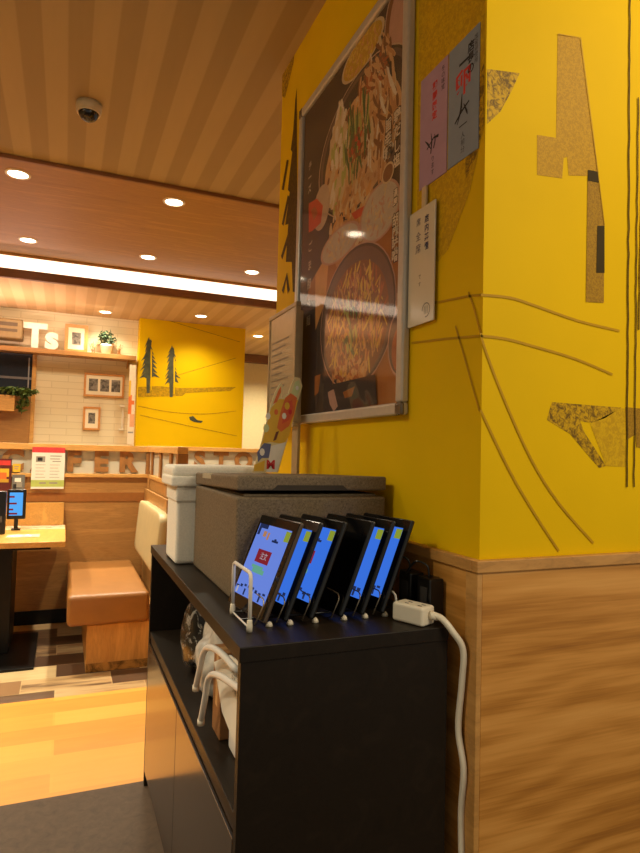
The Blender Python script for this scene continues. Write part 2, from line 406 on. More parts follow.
# wainscot of the pillar
mb = MB(); mb.box((PX-0.012, PY+0.03, 0.0), (PX-0.0005, PY2, 1.048), 0.001); struct(mb, 'wall_right_wainscot', m_wains)
mb = MB(); mb.box((PX-0.0004, PY-0.012, 0.0), (3.2, PY-0.0005, 1.048), 0.001); struct(mb, 'wall_front_wainscot', m_wains)
mb = MB(); mb.box((PX-0.020, PY-0.020, 1.048), (3.2, PY-0.0005, 1.074), 0.002); mb.box((PX-0.020, PY-0.0004, 1.048), (PX-0.0005, PY2, 1.074), 0.002)
struct(mb, 'trim_4', m_trimw)
mb = MB(); mb.box((PX-0.014, PY-0.0125, 0), (PX-0.0005, PY+0.0295, 1.048), 0.002)
struct(mb, 'trim_5', m_trimw)

# far yellow pillar with painted pines
FY = 7.28
mb = MB(); mb.box((0.738, FY, 0), (1.99, 7.75, ZF), mi=0)
onF = lambda L: [at(x, y, 'Y', FY) for x, y in L]
def pine(cx, top, bot, hw, seed):
    rnd = random.Random(seed); h = bot-top; n = 9; Lp = [(cx, top)]; Rp = [(cx+.8, top+3)]
    for i in range(n):
        t = (i+1)/n; yy = top+h*0.74*t; ww = hw*(0.22+0.78*t)*rnd.uniform(.65, 1.05)
        Lp += [(cx-ww, yy+rnd.uniform(0, 2.5)), (cx-ww*0.5, yy-h*0.025)]; ww = hw*(0.25+0.6*t)*rnd.uniform(.5, 1.05)
        Rp += [(cx+ww, yy-h*0.01), (cx+ww*0.45, yy-h*0.04)]
    pts = Lp + [(cx-2.6, top+h*0.74), (cx-2.4, bot), (cx+.6, bot), (cx+1.2, top+h*0.74)] + Rp[::-1]
    flat(onF(pts), NR, 4, 1)
    flat(onF([(cx+1.5, top+12), (cx+3, top+14), (cx+2.6, bot-3), (cx+1.6, bot-3)]), NR, 6, 0)
flat(onF([(138, 387), (158, 386), (180, 388), (236, 387), (230, 391), (186, 393), (182, 396), (138, 397)]), NR, 2, 2)
pine(149, 337, 393, 13, 3); pine(172, 345, 397, 11, 8)
for L in ([(138, 406), (170, 412), (205, 414), (236, 411)], [(140, 415), (180, 424), (237, 436)], [(178, 375), (236, 358)], [(160, 318), (240, 342)]):
    ribbon(mb, smooth_pts(onF(L), 4), NR, 0.008, EPS*3, 2)
flat(onF([(189, 417), (193, 416), (197, 420), (203, 421), (201, 423), (194, 422), (190, 420)]), NR, 4, 1)
struct(mb, 'wall_column', [m_yellow, m_mural_tree, m_mural_ground])

# ------------------------------------------------------------------ ceiling lights
m_disc = emit('downlight_diffuser', (1.0, 0.86, 0.62, 1), 9.0)
m_ring = plain('downlight_ring_white', rgb(226, 208, 176), 0.4)
spot = bpy.data.lights.new('downlight_lamp', 'SPOT'); spot.energy = DOWN_W*4; spot.spot_size = math.radians(135); spot.spot_blend = 1.0
spot.color = WARM; spot.shadow_soft_size = 0.06
strong = spot.copy(); strong.energy = DOWN_W*5; weak = spot.copy(); weak.energy = DOWN_W*1.7
DL = [(-1.3, 4.22, ZS, ''), (-1.3, 5.55, ZS, '')] + [(*at(x, y, 'Z', ZS).xy, ZS, k) for x, y, k in ((18, 174, 'a'), (174, 202, 'b'), (28, 240, 'c'), (148, 257, 'd'), (252, 272, 'e'))] + [
      (1.348, 6.83, ZF, 'f'), (2.262, 7.654, ZF, 'g'), (at(105, 322, 'Y', 7.15).x, 7.15, ZF, 'h'), (2.75, 8.45, ZF, 'm'), (-1.35, 2.75, ZC, 'j'), (-1.35, 1.2, ZC, 'k')]  # m: unseen lamp added to brighten the cream far wall
DLABEL = {'a': 'glowing round downlight in the wood soffit, left one of the nearer row', 'b': 'glowing round downlight in the wood soffit, right one of the nearer row',
          'c': 'glowing round downlight just above the lit strip, leftmost of three', 'd': 'glowing round downlight just above the lit strip, middle of three',
          'e': 'glowing round downlight just above the lit strip, beside the yellow pillar', 'f': 'glowing round downlight above the yellow wall with pine trees',
          'g': 'farthest glowing round downlight, above the cream wall beside the menu board', 'h': 'glowing round downlight in the far ceiling just above the potted plant'}
def downlight(x, y, z, label):
    t = thing('ceiling_downlight', label, 'light', (x, y, z), 'round ceiling downlights')
    a = MB(); a.lathe([(0.058, -0.001), (0.062, -0.006), (0.074, -0.005), (0.076, 0.0)], (x, y, z), 32); a.build('trim_ring', m_ring, t)
    b = MB(); b.lathe([(0.0, -0.0035), (0.0585, -0.0035)], (x, y, z), 32, smooth=False); b.build('diffuser', m_disc, t)
    return t
d0 = None
for (x, y, z, k) in DL:
    if k in DLABEL:
        if d0 is None: d0 = downlight(x, y, z, DLABEL[k])
        else:
            c = copy_tree(d0); c.location = (x, y, z); c['label'] = DLABEL[k]
    lamp = strong if k in ('g', 'm') else weak if k in ('f', 'h') else spot
    lo = bpy.data.objects.new('downlight_lamp', lamp); lo.location = (x, y, z-0.02); COL.objects.link(lo)
# cove strip
mb = MB(); mb.box((XL+0.05, YCOVE+0.002, 2.859), (XR-0.05, YCOVE+0.045, 2.972), 0.004)
struct_mb = MB(); struct_mb.box((XL, YCOVE+0.006, 2.973), (XR, YCOVE+0.049, ZS-0.001)); struct(struct_mb, 'trim_12', m_trimw)
m_cove = emit('cove_strip_glow', (1.0, 0.74, 0.52, 1), COVE_E)
o = mb.build('cove_light_strip', m_cove, loc=(0, YCOVE, 2.86)); tag(o, 'long bright strip light running across the wooden ceiling', 'light')

# dome security camera
c = at(89, 104, 'Z', ZC)
t = thing('security_camera', 'white dome security camera on the striped ceiling', 'security camera', c)
a = MB(); a.lathe([(0.0, 0.0), (0.060, 0.0), (0.062, -0.02), (0.060, -0.042), (0.052, -0.046)], c, 32); a.build('housing', plain('camera_housing', rgb(196, 172, 130), 0.4), t)
prof = [(0.049*math.cos(q), -0.044-0.046*math.sin(q)) for q in [i*math.pi/2/8 for i in range(9)]]
a = MB(); a.lathe(prof, c, 32); a.build('dome', plain('camera_dome_smoked', rgb(32, 26, 22), 0.1), t)
a = MB(); a.lathe([(0.050, -0.044), (0.057, -0.047), (0.055, -0.053), (0.0495, -0.050)], c, 32); a.build('dome_ring', plain('camera_ring', rgb(214, 190, 146), 0.4), t)

# ------------------------------------------------------------------ the black cabinet
CX0, CX1, CY0, CY1, CZ = 0.33, 0.805, 1.167, 2.50, 0.92
cab = thing('storage_cabinet', 'black wooden cabinet with an open shelf, carrying tablets and foam boxes', 'cabinet', (CX0, CY0, 0))
a = MB(); a.box((CX0-0.004, CY0-0.004, CZ-0.03), (CX1, CY1, CZ), 0.0015); a.build('top_panel', m_black, cab)
a = MB(); a.box((CX0, CY0, 0.0), (CX1, CY0+0.022, CZ-0.0305), 0.001); a.build('side_panel', m_black, cab)
a = MB(); a.box((CX0, CY1-0.022, 0.0), (CX1, CY1, CZ-0.0305), 0.001); a.build('side_panel', m_black, cab)
a = MB(); a.box((CX1-0.01, CY0+0.023, 0.0), (CX1-0.0005, CY1-0.023, CZ-0.0305)); a.build('back_panel', m_blackin, cab)
a = MB(); a.box((CX0+0.003, CY0+0.0225, 0.565), (CX1-0.011, CY1-0.0225, 0.589), 0.001); a.build('shelf', m_black, cab)
a = MB(); a.box((CX0+0.02, CY0+0.0225, 0.0), (CX1-0.011, CY1-0.0225, 0.055), 0.001); a.build('plinth', m_blackin, cab)
ym = (CY0+CY1)/2
for (ya, yb) in ((CY0+0.0235, ym-0.0015), (ym+0.0015, CY1-0.0235)):
    a = MB(); a.box((CX0-0.001, ya, 0.06), (CX0+0.018, yb, 0.545), 0.0015); a.build('door', m_doorv, cab)
a = MB(); a.box((CX0+0.006, CY0+0.0235, 0.548), (CX0+0.018, CY1-0.0235, 0.5635), 0.001); a.build('handle_rail', m_blackin, cab)

# white foam box
wx0, wx1, wy0, wy1 = 0.346, 0.640, 2.052, 2.25
t = thing('foam_box', 'white foam box with lid at the far end of the black cabinet', 'foam box', (wx0, wy0, CZ))
a = MB(); a.box((wx0, wy0, CZ+0.0006), (wx1, wy1, 1.176), 0.012, seg=3); a.box((wx0-0.004, wy0-0.004, 1.125), (wx1+0.004, wy1+0.004, 1.175), 0.006); a.build('body', m_foamw, t)
a = MB(); a.box((wx0-0.022, wy0-0.012, 1.1765), (wx1+0.02, wy1+0.012, 1.212), 0.008, seg=3); a.box((wx0-0.018, wy0-0.009, 1.207), (wx1+0.012, wy1+0.009, 1.246), 0.014, seg=3); a.build('lid', m_foamw, t)
# grey foam box with a slightly raised lid
gx0, gx1, gy0, gy1 = 0.402, 0.824, 1.50, 2.032
t = thing('foam_box', 'large grey-brown foam box behind the row of tablets', 'foam box', (gx0, gy0, CZ))
a = MB(); a.box((gx0, gy0, CZ+0.0006), (gx1, gy1, 1.184), 0.008, seg=3); a.box((gx0+0.02, gy0+0.02, 1.17), (gx1-0.02, gy1-0.02, 1.190), 0.004); a.build('body', m_foamg, t)
piv = Vector((gx0, gy1, 1.185)); R = Matrix.Translation(piv) @ Matrix.Rotation(math.radians(-1.5), 4, 'X') @ Matrix.Translation(-piv)
a = MB(); a.box((gx0-0.001, gy0-0.001, 1.186), (gx1+0.001, gy1+0.001, 1.224), 0.006, M=R, seg=3)
lid = a.build('lid', m_foamg, t)
a = MB()
P = [(gx0+0.09, 1.1865), (gx0+0.105, 1.200), (gx0+0.29, 1.200), (gx0+0.305, 1.1865)]
a.prism([R @ Vector((x, gy0-0.0025, z)) for x, z in P], (0, 0.0035, 0)); a.build('grip_recess', m_groove, lid)
a = MB(); a.box((gx0-0.0015, gy0+0.30, 1.2085), (gx0+0.01, gy0+0.42, 1.2245), 0.001, M=R); a.build('notch', plain('foam_pale_notch', rgb(170, 156, 128), 0.7), lid)

# ------------------------------------------------------------------ tablets in their rack
BLUE = emit('screen_blue', (0.05, 0.20, 0.90, 1), 0.8)
LBLUE = emit('screen_pale_blue', (0.17, 0.28, 0.86, 1), 0.8)
m_sred = emit('screen_red', (0.26, 0.02, 0.03, 1), 0.8); m_sgreen = emit('screen_green', (0.16, 0.46, 0.32, 1), 0.75)
m_syel = emit('screen_yellow_green', (0.35, 0.42, 0.04, 1), 0.7); m_sdark = emit('screen_navy', (0.02, 0.03, 0.10, 1), 0.8)
m_sora = emit('screen_orange', (0.6, 0.28, 0.12, 1), 0.7); m_swhite = emit('screen_white', (0.6, 0.55, 0.6, 1), 0.7)
TW, TH, TT = 0.205, 0.228, 0.011
RACKG = 'ordering tablets in the white rack'
def tablet(x, y, z, label, rim, scr, on=True):
    t = thing('tablet', label, 'tablet', (x, y, z), RACKG)
    B = Vector((x, y, z))
    a = MB(); a.box(B+Vector((0.0015, 0, 0)), B+Vector((TT, TW, TH)), 0.004, seg=3); a.build('case', rim, t)
    a = MB(); a.box(B+Vector((0.0, 0.003, 0.003)), B+Vector((0.003, TW-0.003, TH-0.003)), 0.001); a.build('bezel', m_tabglass, t)
    y0, y1, z0, z1 = 0.022, TW-0.016, 0.030, TH-0.024
    a = MB(); e = [0.0006]
    def q(u0, v0, u1, v1, mi):    # u from the far (left) edge, v from the top
        e[0] += 0.00004
        ya, yb = y1-(y1-y0)*u0, y1-(y1-y0)*u1; za, zb = z1-(z1-z0)*v0, z1-(z1-z0)*v1
        a.poly([B+Vector((-e[0], ya, za)), B+Vector((-e[0], yb, za)), B+Vector((-e[0], yb, zb)), B+Vector((-e[0], ya, zb))], mi)
    q(0, 0, 1, 1, 0)
    if on:
        q(0.26, 0.34, 0.68, 0.52, 1); q(0.24, 0.56, 0.60, 0.60, 3); q(0.30, 0.60, 0.66, 0.66, 3)
        q(0.86, 0.02, 1.0, 0.16, 2)
        q(0.02, 0.0, 0.10, 0.16, 4); q(0.02, 0.0, 0.30, 0.06, 4); q(0.22, 0.09, 0.32, 0.17, 5); q(0.36, 0.10, 0.42, 0.20, 5)
        for i in range(3): q(0.55+i*0.06, 0.18-0.02*(i % 2), 0.62+i*0.06, 0.21, 4)
        for i in range(8):
            u = 0.02+i*0.12; v = 0.84+0.05*random.random(); q(u, v, u+0.07+0.03*random.random(), v+0.025+0.02*random.random(), 4)
        for i in range(4): u = 0.06+i*0.24; q(u, 0.90, u+0.05, 0.985, 4 if i % 2 else 6)
        M = Matrix(((0, 0, -1, B.x-0.0011), (-1, 0, 0, B.y+y1-(y1-y0)*0.49), (0, 1, 0, B.z+z1-(z1-z0)*0.43), (0, 0, 0, 1)))
        a.text('注文', M, 0.018, 0, 7)
    a.build('screen', [scr, m_sred, m_syel, m_sgreen, m_sdark, m_sora, m_swhite, m_swhite], t)
    t.rotation_euler = (0, math.radians(22.5), math.radians(8))
    return t
TY = 1.268
tl = [(0.404, 'bronze-rimmed tablet at the front of the rack, whole blue screen with red button visible', m_tabbrown, LBLUE, True),
      (0.452, 'second tablet from the left in the rack, narrow strip of blue screen showing', m_tabbody, BLUE, True),
      (0.512, 'third tablet from the left in the rack, half its blue screen with red button showing', m_tabbody, BLUE, True),
      (0.584, 'fourth tablet from the left in the rack, dark with no lit screen', m_tabbody, m_tabglass, False),
      (0.638, 'fifth tablet from the left in the rack, thin lit blue sliver beside the dark tablet', m_tabbody, BLUE, True),
      (0.690, 'rightmost tablet in the rack, beside the white power strip', m_tabbody, BLUE, True)]
for (x, lb, rim, scr, on) in tl: tablet(x, TY, 0.9335, lb, rim, scr, on)

rk = thing('tablet_rack', 'white wire rack on the cabinet top holding six tablets', 'rack', (0.375, 1.26, CZ))
def uloop(mb, x, y0, y1, z0, z1, r, lean=0.0):
    c = 0.012; pts = [(x, y0, z0), (x+lean*0.9, y0, z1-c), (x+lean*0.97, y0+c*0.3, z1-c*0.3), (x+lean, y0+c, z1), (x+lean, y1-c, z1), (x+lean*0.97, y1-c*0.3, z1-c*0.3), (x+lean*0.9, y1, z1-c), (x, y1, z0)]
    mb.tube(pts, r, n=10)
a = MB(); uloop(a, 0.372, 1.258, 1.40, CZ+0.006, 1.042, 0.0042); a.build('end_loop', m_white, rk)
for yy in (1.258, 1.40):
    a = MB(); a.lathe([(0.0, 0.0005), (0.0062, 0.0005), (0.0066, 0.012), (0.0055, 0.024), (0.0045, 0.026), (0.0, 0.026)], (0.372, yy, CZ), 14); a.build('foot', m_whitepl, rk)
for yy in (1.33, 1.395):
    a = MB(); a.tube([(0.372, yy, CZ+0.0075), (0.745, yy, CZ+0.0075)], 0.0024); a.build('base_rod', m_tabbody, rk)
a = MB(); a.tube([(0.372, 1.258, CZ+0.0075), (0.372, 1.40, CZ+0.0075)], 0.002); a.build('cross_rod', m_white, rk)
m_wire = plain('thin_chrome_wire', rgb(150, 136, 116), 0.3, 0.7)
for k, x in enumerate((0.398, 0.446, 0.506, 0.577, 0.631, 0.683)):
    a = MB(); uloop(a, x-0.006, 1.285, 1.385, CZ+0.006, CZ+0.058, 0.0016, 0.02); a.build('divider', m_wire, rk)
    a = MB(); a.lathe([(0.0, 0.0005), (0.008, 0.0005), (0.007, 0.006), (0.003, 0.0105), (0.0, 0.011)], (x+0.026, 1.285, CZ), 14); a.build('foot', m_whitepl, rk)
a = MB(); uloop(a, 0.738, 1.285, 1.385, CZ+0.006, CZ+0.05, 0.003); a.build('end_loop', m_white, rk)

# power strip with its cord
ps = thing('power_strip', 'white power strip at the cabinet corner with a thick white cord', 'power strip', (0.75, 1.18, CZ))
ang = math.radians(23); Mr = Matrix.Translation((0.741, 1.172, CZ+0.0006)) @ Matrix.Rotation(ang, 4, 'Z')
a = MB(); a.box((0, 0, 0), (0.048, 0.085, 0.042), 0.006, M=Mr, seg=3); body = a.build('body', m_whitepl, ps)
for k in range(2):
    a = MB(); a.box((0.012, 0.012+k*0.036, 0.0412), (0.015, 0.022+k*0.036, 0.0426), M=Mr); a.box((0.027, 0.012+k*0.036, 0.0412), (0.030, 0.022+k*0.036, 0.0426), M=Mr); a.build('socket', m_tabbody, body)
e0 = Mr @ Vector((0.030, -0.002, 0.022))
pts = smooth_pts([e0, e0+Vector((0.012, -0.022, -0.001)), (0.800, 1.142, 0.915), (0.823, 1.135, 0.875), (0.826, 1.142, 0.80), (0.824, 1.150, 0.70), (0.828, 1.134, 0.62), (0.832, 1.146, 0.52), (0.829, 1.138, 0.38), (0.826, 1.150, 0.2), (0.826, 1.15, 0.03), (0.826, 1.2, 0.009)], 6)
a = MB(); a.tube(pts, 0.0072, n=12); a.build('cord', m_whitepl, ps)
a = MB(); a.tube([e0+Vector((-0.001, 0.003, 0)), e0+Vector((0.008, -0.013, 0))], [0.0105, 0.0085], n=12); a.build('strain_relief', m_whitepl, ps)

for k, (ya, lb) in enumerate(((1.225, 'black charger block nearest the pillar corner, behind the white power strip'), (1.305, 'black charger block deeper behind the white power strip, next to the tablets'))):
    x0 = 0.792-0.004*k
    t = thing('charger', lb, 'charger', (x0, ya, CZ), 'black charger blocks behind the power strip')
    a = MB(); a.box((x0, ya, CZ+0.0006), (x0+0.040, ya+0.055, CZ+0.092), 0.004, seg=3); a.build('body', m_tabbody, t)
    a = MB(); a.box((x0-0.001, ya+0.012, CZ+0.02), (x0+0.002, ya+0.040, CZ+0.07), 0.001); a.build('label_plate', plain('charger_label_grey', rgb(60, 56, 52), 0.4), t)
    a = MB(); a.tube(smooth_pts([(x0+0.016, ya+0.028, CZ+0.0915), (x0+0.012, ya+0.03, CZ+0.118), (x0-0.008, ya+0.05, CZ+0.126), (x0-0.018, ya+0.075, CZ+0.095)], 6), 0.0026, n=8); a.build('cable', m_tabbody, t)

# ------------------------------------------------------------------ things kept in the open shelf
SH = 0.5895
def spare(arm_px, tray, label):
    XA = 0.338; P = smooth_pts([at(x, y, 'X', XA) for x, y in arm_px] , 6)
    for k, p in enumerate(P): p.x += 0.02*max(0, (k/len(P)-.5))*2
    P += [P[-1]+Vector((.03, .006, -.010)), P[-1]+Vector((.07, .012, -.028))]
    t = thing('spare_rack', label, 'rack', (0.40, tray[0], SH), 'spare white racks in the open shelf')
    a = MB(); a.tube(P, 0.0078, n=12); a.build('arm', m_white, t)
    a = MB(); a.tube([P[0]+Vector((0, 0, 0.002)), P[0]-Vector((0, -0.001, 0.012))], 0.0092, n=12); a.build('tip', m_whitepl, t)
    (ya, yb, zt) = tray
    a = MB(); a.box((0.386, ya, SH+0.0006), (0.60, yb, zt), 0.010, seg=3); a.box((0.383, ya-0.002, zt-0.02), (0.603, yb+0.002, zt-0.006), 0.004); a.build('tray', m_white, t)
spare([(196, 686), (200, 668), (203.5, 653), (208, 647.5), (214, 650), (220, 658), (227, 670)], (1.37, 1.46, 0.77), 'white rack arm farther back in the open shelf, beside the cardboard piece')
spare([(201, 720), (205, 698), (208, 680), (213, 674.5), (219, 677), (226, 684), (237, 694)], (1.24, 1.33, 0.745), 'white rack arm nearest the front of the open shelf, before the printed card')
t = thing('label_card', 'crumpled white sheet printed with small grey lettering, in the shelf beside the white rack arms', 'card', (0.375, 1.235, SH))
pts = [at(x, y, 'X', 0.374) for x, y in ((214, 662), (229, 655), (241, 664), (242, 752), (236, 748), (222, 712))]
a = MB(); a.prism(pts, (0.004, 0, 0)); a.build('sheet', m_paper, t)
a = MB(); p_ = at(234.5, 682, 'X', 0.3734)
M = Matrix(((0, 0, -1, 0.3734), (-1, 0, 0, p_.y), (0, 1, 0, p_.z), (0, 0, 0, 1)))
a.text('貸出用\n充電台\n予備', M, 0.019, 0, 0); a.build('lettering', plain('ink_grey', rgb(110, 104, 98), 0.6), t)
t = thing('cardboard_piece', 'small brown cardboard box in the open shelf behind the white arms', 'box', (0.38, 1.56, SH))
a = MB(); a.box((0.375, 1.50, SH+0.0006), (0.52, 1.58, 0.80), 0.002); a.build('carton', plain('cardboard_brown', rgb(148, 98, 52), 0.7), t)
a = MB(); a.box((0.3745, 1.528, 0.66), (0.5205, 1.552, 0.8005), 0.0005); a.build('tape_strip', plain('tape_tan', rgb(176, 132, 84), 0.35), t)
# crumpled see-through bag roll
t = thing('plastic_bag_roll', 'bundle of crumpled clear plastic with a dark wrapped end, in the open shelf', 'bag', (0.42, 1.90, SH))
m_film = plain('clear_film_white', rgb(186, 178, 164), 0.2, var=0.25, scale=35)
def blob(x0, x1, y0, y1, z0, z1, mat, name, sd, amp):
    rnd = random.Random(sd); a = MB(); tb = bmesh.new(); bmesh.ops.create_icosphere(tb, subdivisions=4, radius=1.0)
    ph = [(Vector((rnd.uniform(-7, 7), rnd.uniform(-7, 7), rnd.uniform(-7, 7))), rnd.uniform(0, 6)) for _ in range(7)]
    for v in tb.verts:
        k = 1+amp*sum(math.sin(p.dot(v.co)+f) for p, f in ph)/3
        v.co = Vector(((x0+x1)/2+v.co.x*k*(x1-x0)/2, (y0+y1)/2+v.co.y*k*(y1-y0)/2, max(z0, (z0+z1)/2+v.co.z*k*(z1-z0)/2)))
    a._merge(tb, 0, smooth=True); return a.build(name, mat, t)
blob(0.38, 0.50, 1.66, 1.92, SH+0.001, 0.80, m_film, 'film', 3, 0.16)
blob(0.365, 0.48, 1.88, 2.10, SH+0.001, 0.80, speckle('bag_dark_wrap', rgb(34, 30, 26), rgb(150, 142, 130), 28, 0.52, 0.62, 0.25), 'wrapped_end', 9, 0.16)

# ------------------------------------------------------------------ big food poster in an aluminium snap frame
XF = PX-0.026
def onP(x, y): return at(x, y, 'X', XF)
pl, prt = onP(295, 266), at(411, 206, 'X', PX-0.006)
ya, yb = pl.y, prt.y
za, zb = (onP(293, 425).z+onP(408, 413).z)/2, onP(302.5, 107).z
post = thing('food_poster', 'large framed poster of noodle bowls on the yellow pillar', 'poster', (XF, (ya+yb)/2, za))
FWD = 0.034
a = MB(); a.box((PX-0.012, yb+FWD+0.001, za+FWD+0.001), (PX-0.001, ya-FWD-0.001, zb-FWD-0.001)); a.build('backing', m_blackin, post)
for nm, p0, p1 in (('b', (yb, za), (ya, za+FWD)), ('t', (yb, zb-FWD), (ya, zb)), ('l', (ya-FWD, za+FWD), (ya, zb-FWD)), ('r', (yb, za+FWD), (yb+FWD, zb-FWD))):
    a = MB(); a.box((XF, p0[0], p0[1]), (PX-0.001, p1[0], p1[1]), 0.007, seg=3); a.build('frame_rail', m_alu, post)
for (yy, zz) in ((yb, za), (ya, za), (yb, zb), (ya, zb)):
    sy = 1 if yy == yb else -1; sz = 1 if zz == za else -1
    a = MB(); y2, z2 = yy+sy*0.034, zz+sz*0.034; y1, z1 = yy-sy*0.002, zz-sz*0.002
    a.box((XF-0.002, min(y1, y2), min(z1, z2)), (PX-0.013, max(y1, y2), max(z1, z2)), 0.007, seg=3)
    a.build('corner_cap', plain('corner_cap_grey', rgb(120, 108, 92), 0.25, 0.6), post)
# the print
pc = {n: colourmat('print_'+n, c, 0.6) for n, c in dict(ground=(60, 42, 36), bowl=(104, 80, 70), rim=(196, 166, 138), tan=(196, 138, 84), gold=(216, 156, 84), rust=(176, 92, 44), cream=(214, 186, 140), corn=(206, 160, 34), cornl=(226, 186, 70), green=(78, 104, 52), lime=(176, 178, 88), rice=(196, 180, 158), orange=(170, 100, 34), shadow=(56, 42, 38), meat=(214, 166, 112), white=(228, 212, 184), red=(206, 66, 34), dark=(48, 36, 32), purple=(88, 70, 88), pink=(196, 150, 128), brown=(132, 80, 42), ltext=(206, 192, 170)).items()}
pn = list(pc); pi = {n: i for i, n in enumerate(pn)}
a = MB(); XP = PX-0.0125; lay = [0]
def pp(y, z): lay_x = XP-0.00003*lay[0]; return Vector((lay_x, y, z))
def fill(pts, n):
    lay[0] += 1
    cl = [(min(max(y, yb+FWD-0.002), ya-FWD+0.002), min(max(z, za+FWD-0.002), zb-FWD+0.002)) for y, z in pts]
    try: a.poly([pp(y, z) for y, z in cl], pi[n])
    except ValueError: pass
class El:
    def __init__(s, l, r, t, b):
        s.y0, s.y1 = onP(*l).y, onP(*r).y; s.z1, s.z0 = onP(*t).z, onP(*b).z
        s.cy, s.cz, s.ry, s.rz = (s.y0+s.y1)/2, (s.z0+s.z1)/2, abs(s.y0-s.y1)/2, (s.z1-s.z0)/2
    def pts(s, k=1.0, n=40, dy=0, dz=0): return [(s.cy+dy+s.ry*k*math.cos(2*math.pi*i/n), s.cz+dz+s.rz*k*math.sin(2*math.pi*i/n)) for i in range(n)]
def bits(cy, cz, ry, rz, n, cols, ln, wd, ang, spread, seed):
    rnd = random.Random(seed)
    L0 = lay[0]
    for i in range(n):
        q = rnd.uniform(0, 6.283); k = math.sqrt(rnd.random()); y, z = cy+ry*k*math.cos(q), cz+rz*k*math.sin(q)
        t = ang+rnd.uniform(-spread, spread); l, w_ = ln*rnd.uniform(.6, 1.3), wd*rnd.uniform(.7, 1.2)
        cs, sn = math.cos(t), math.sin(t); bend = rnd.uniform(-.3, .3)*l
        up = [(-l, -w_*.6), (-l*.4, -w_-bend*.2), (l*.4, -w_-bend*.2), (l, -w_*.6), (l*1.05, 0), (l, w_*.6), (l*.4, w_-bend*.2), (-l*.4, w_-bend*.2), (-l, w_*.6), (-l*1.05, 0)]
        lay[0] = L0+i*0.04
        fill([(y+u*cs-v*sn, z+u*sn+v*cs) for u, v in up], rnd.choice(cols))
    lay[0] = L0+n*0.04+1
fill([(yb+FWD, za+FWD), (ya-FWD, za+FWD), (ya-FWD, zb-FWD), (yb+FWD, zb-FWD)], 'ground')
def pxp(L): return [(onP(x, y).y, onP(x, y).z) for x, y in L]
fill(pxp([(303, 300), (312, 262), (345, 225), (405, 190), (403, 300), (398, 340), (400, 405), (366, 412), (352, 330), (318, 300)]), 'orange')
fill(pxp([(312, 262), (326, 250), (322, 300), (312, 330)]), 'gold')
fill(pxp([(378, 300), (398, 290), (396, 320), (384, 350)]), 'gold')
fill(pxp([(303, 235), (330, 205), (350, 222), (326, 250), (303, 290)]), 'dark')
fill(pxp([(306, 120), (325, 92), (330, 140), (318, 200), (306, 205)]), 'shadow')
e = El((380, 43), (425, 10), (400, -40), (400, 62)); fill(e.pts(1.0), 'rim'); fill(e.pts(.95), 'brown'); fill(e.pts(.75), 'pink')
e = El((338.5, 70), (381, 15), (378, 5), (346, 85)); fill(e.pts(1.0), 'cream'); fill(e.pts(.9), 'corn'); bits(e.cy, e.cz, e.ry*.8, e.rz*.8, 200, ['corn', 'cornl', 'gold', 'corn'], .010, .005, 1, 1.5, 1)
e = El((318, 150), (410, 100), (385, 36), (345, 213)); fill(e.pts(1.05), 'rim'); fill(e.pts(1.03), 'dark'); fill(e.pts(1.0), 'bowl'); fill(e.pts(.93), 'shadow')
fill(e.pts(.84, dz=-.03, dy=.01), 'meat')
cy, cz = e.cy+.01, e.cz-.03
bits(cy, cz, e.ry*.76, e.rz*.80, 260, ['tan', 'meat', 'brown', 'cream', 'gold'], .016, .009, 1.9, .9, 3)
bits(cy+.16, cz+.03, .07, .19, 80, ['lime', 'cream', 'white', 'cream'], .030, .012, 1.7, .5, 4)
bits(cy-.14, cz+.06, .10, .22, 130, ['tan', 'cream', 'meat', 'brown', 'white'], .034, .007, 1.2, .6, 5)
bits(cy-.08, cz+.18, .10, .05, 60, ['rust', 'brown', 'meat'], .026, .007, .9, .8, 9)
bits(cy+.02, cz+.05, .10, .13, 46, ['green', 'green', 'green', 'lime'], .050, .006, 1.5, .3, 6)
bits(cy+.02, cz+.02, .05, .05, 26, ['rust', 'brown', 'red'], .010, .008, 0, 1.5, 7)
bits(cy+.05, cz-.24, .18, .13, 150, ['tan', 'meat', 'cream', 'gold', 'tan'], .020, .011, 1.9, .9, 8)
e = El((311, 195), (327, 195), (322, 182), (317, 230)); fill(e.pts(1), 'rim')
fill(pxp([(306, 203), (314, 198), (320, 205), (318, 222), (310, 230), (306, 232)]), 'red'); fill(pxp([(308, 210), (312, 206), (315, 212), (311, 220)]), 'rust')
fill(pxp([(348, 213), (366, 202), (369, 208), (352, 219)]), 'red')
e = El((318, 250), (357, 225), (352, 214), (325, 268)); fill(e.pts(1), 'pink'); fill(e.pts(.9), 'rice'); bits(e.cy, e.cz, e.ry*.75, e.rz*.75, 60, ['rice', 'cream', 'pink'], .010, .004, 1, 1.5, 31)
e = El((357, 210), (397, 205), (385, 175), (370, 243)); fill(e.pts(1.0), 'pink'); fill(e.pts(.92), 'rice'); bits(e.cy, e.cz, e.ry*.75, e.rz*.75, 80, ['rice', 'cream', 'pink'], .010, .004, 1, 1.5, 32)
e = El((319, 320), (391, 310), (365, 239), (343, 388)); fill(e.pts(1.04), 'pink'); fill(e.pts(1.02), 'shadow'); fill(e.pts(.98), 'bowl'); fill(e.pts(.88, dz=-.02), 'brown')
bits(e.cy, e.cz-.02, e.ry*.78, e.rz*.80, 420, ['gold', 'tan', 'brown', 'cornl', 'rust', 'corn'], .026, .0045, 1.7, .9, 11)
bits(e.cy+.03, e.cz-.03, .06, .09, 40, ['green', 'brown', 'lime'], .022, .007, 1.4, .8, 12)
bits(e.cy+.02, e.cz-.20, .14, .07, 110, ['rust', 'gold', 'tan', 'meat'], .013, .008, .5, 1.4, 13)
e = El((385, 345), (410, 345), (398, 308), (396, 375)); fill(e.pts(1.05), 'pink'); fill(e.pts(.97), 'bowl'); fill(e.pts(.7, dz=-.02), 'rust')
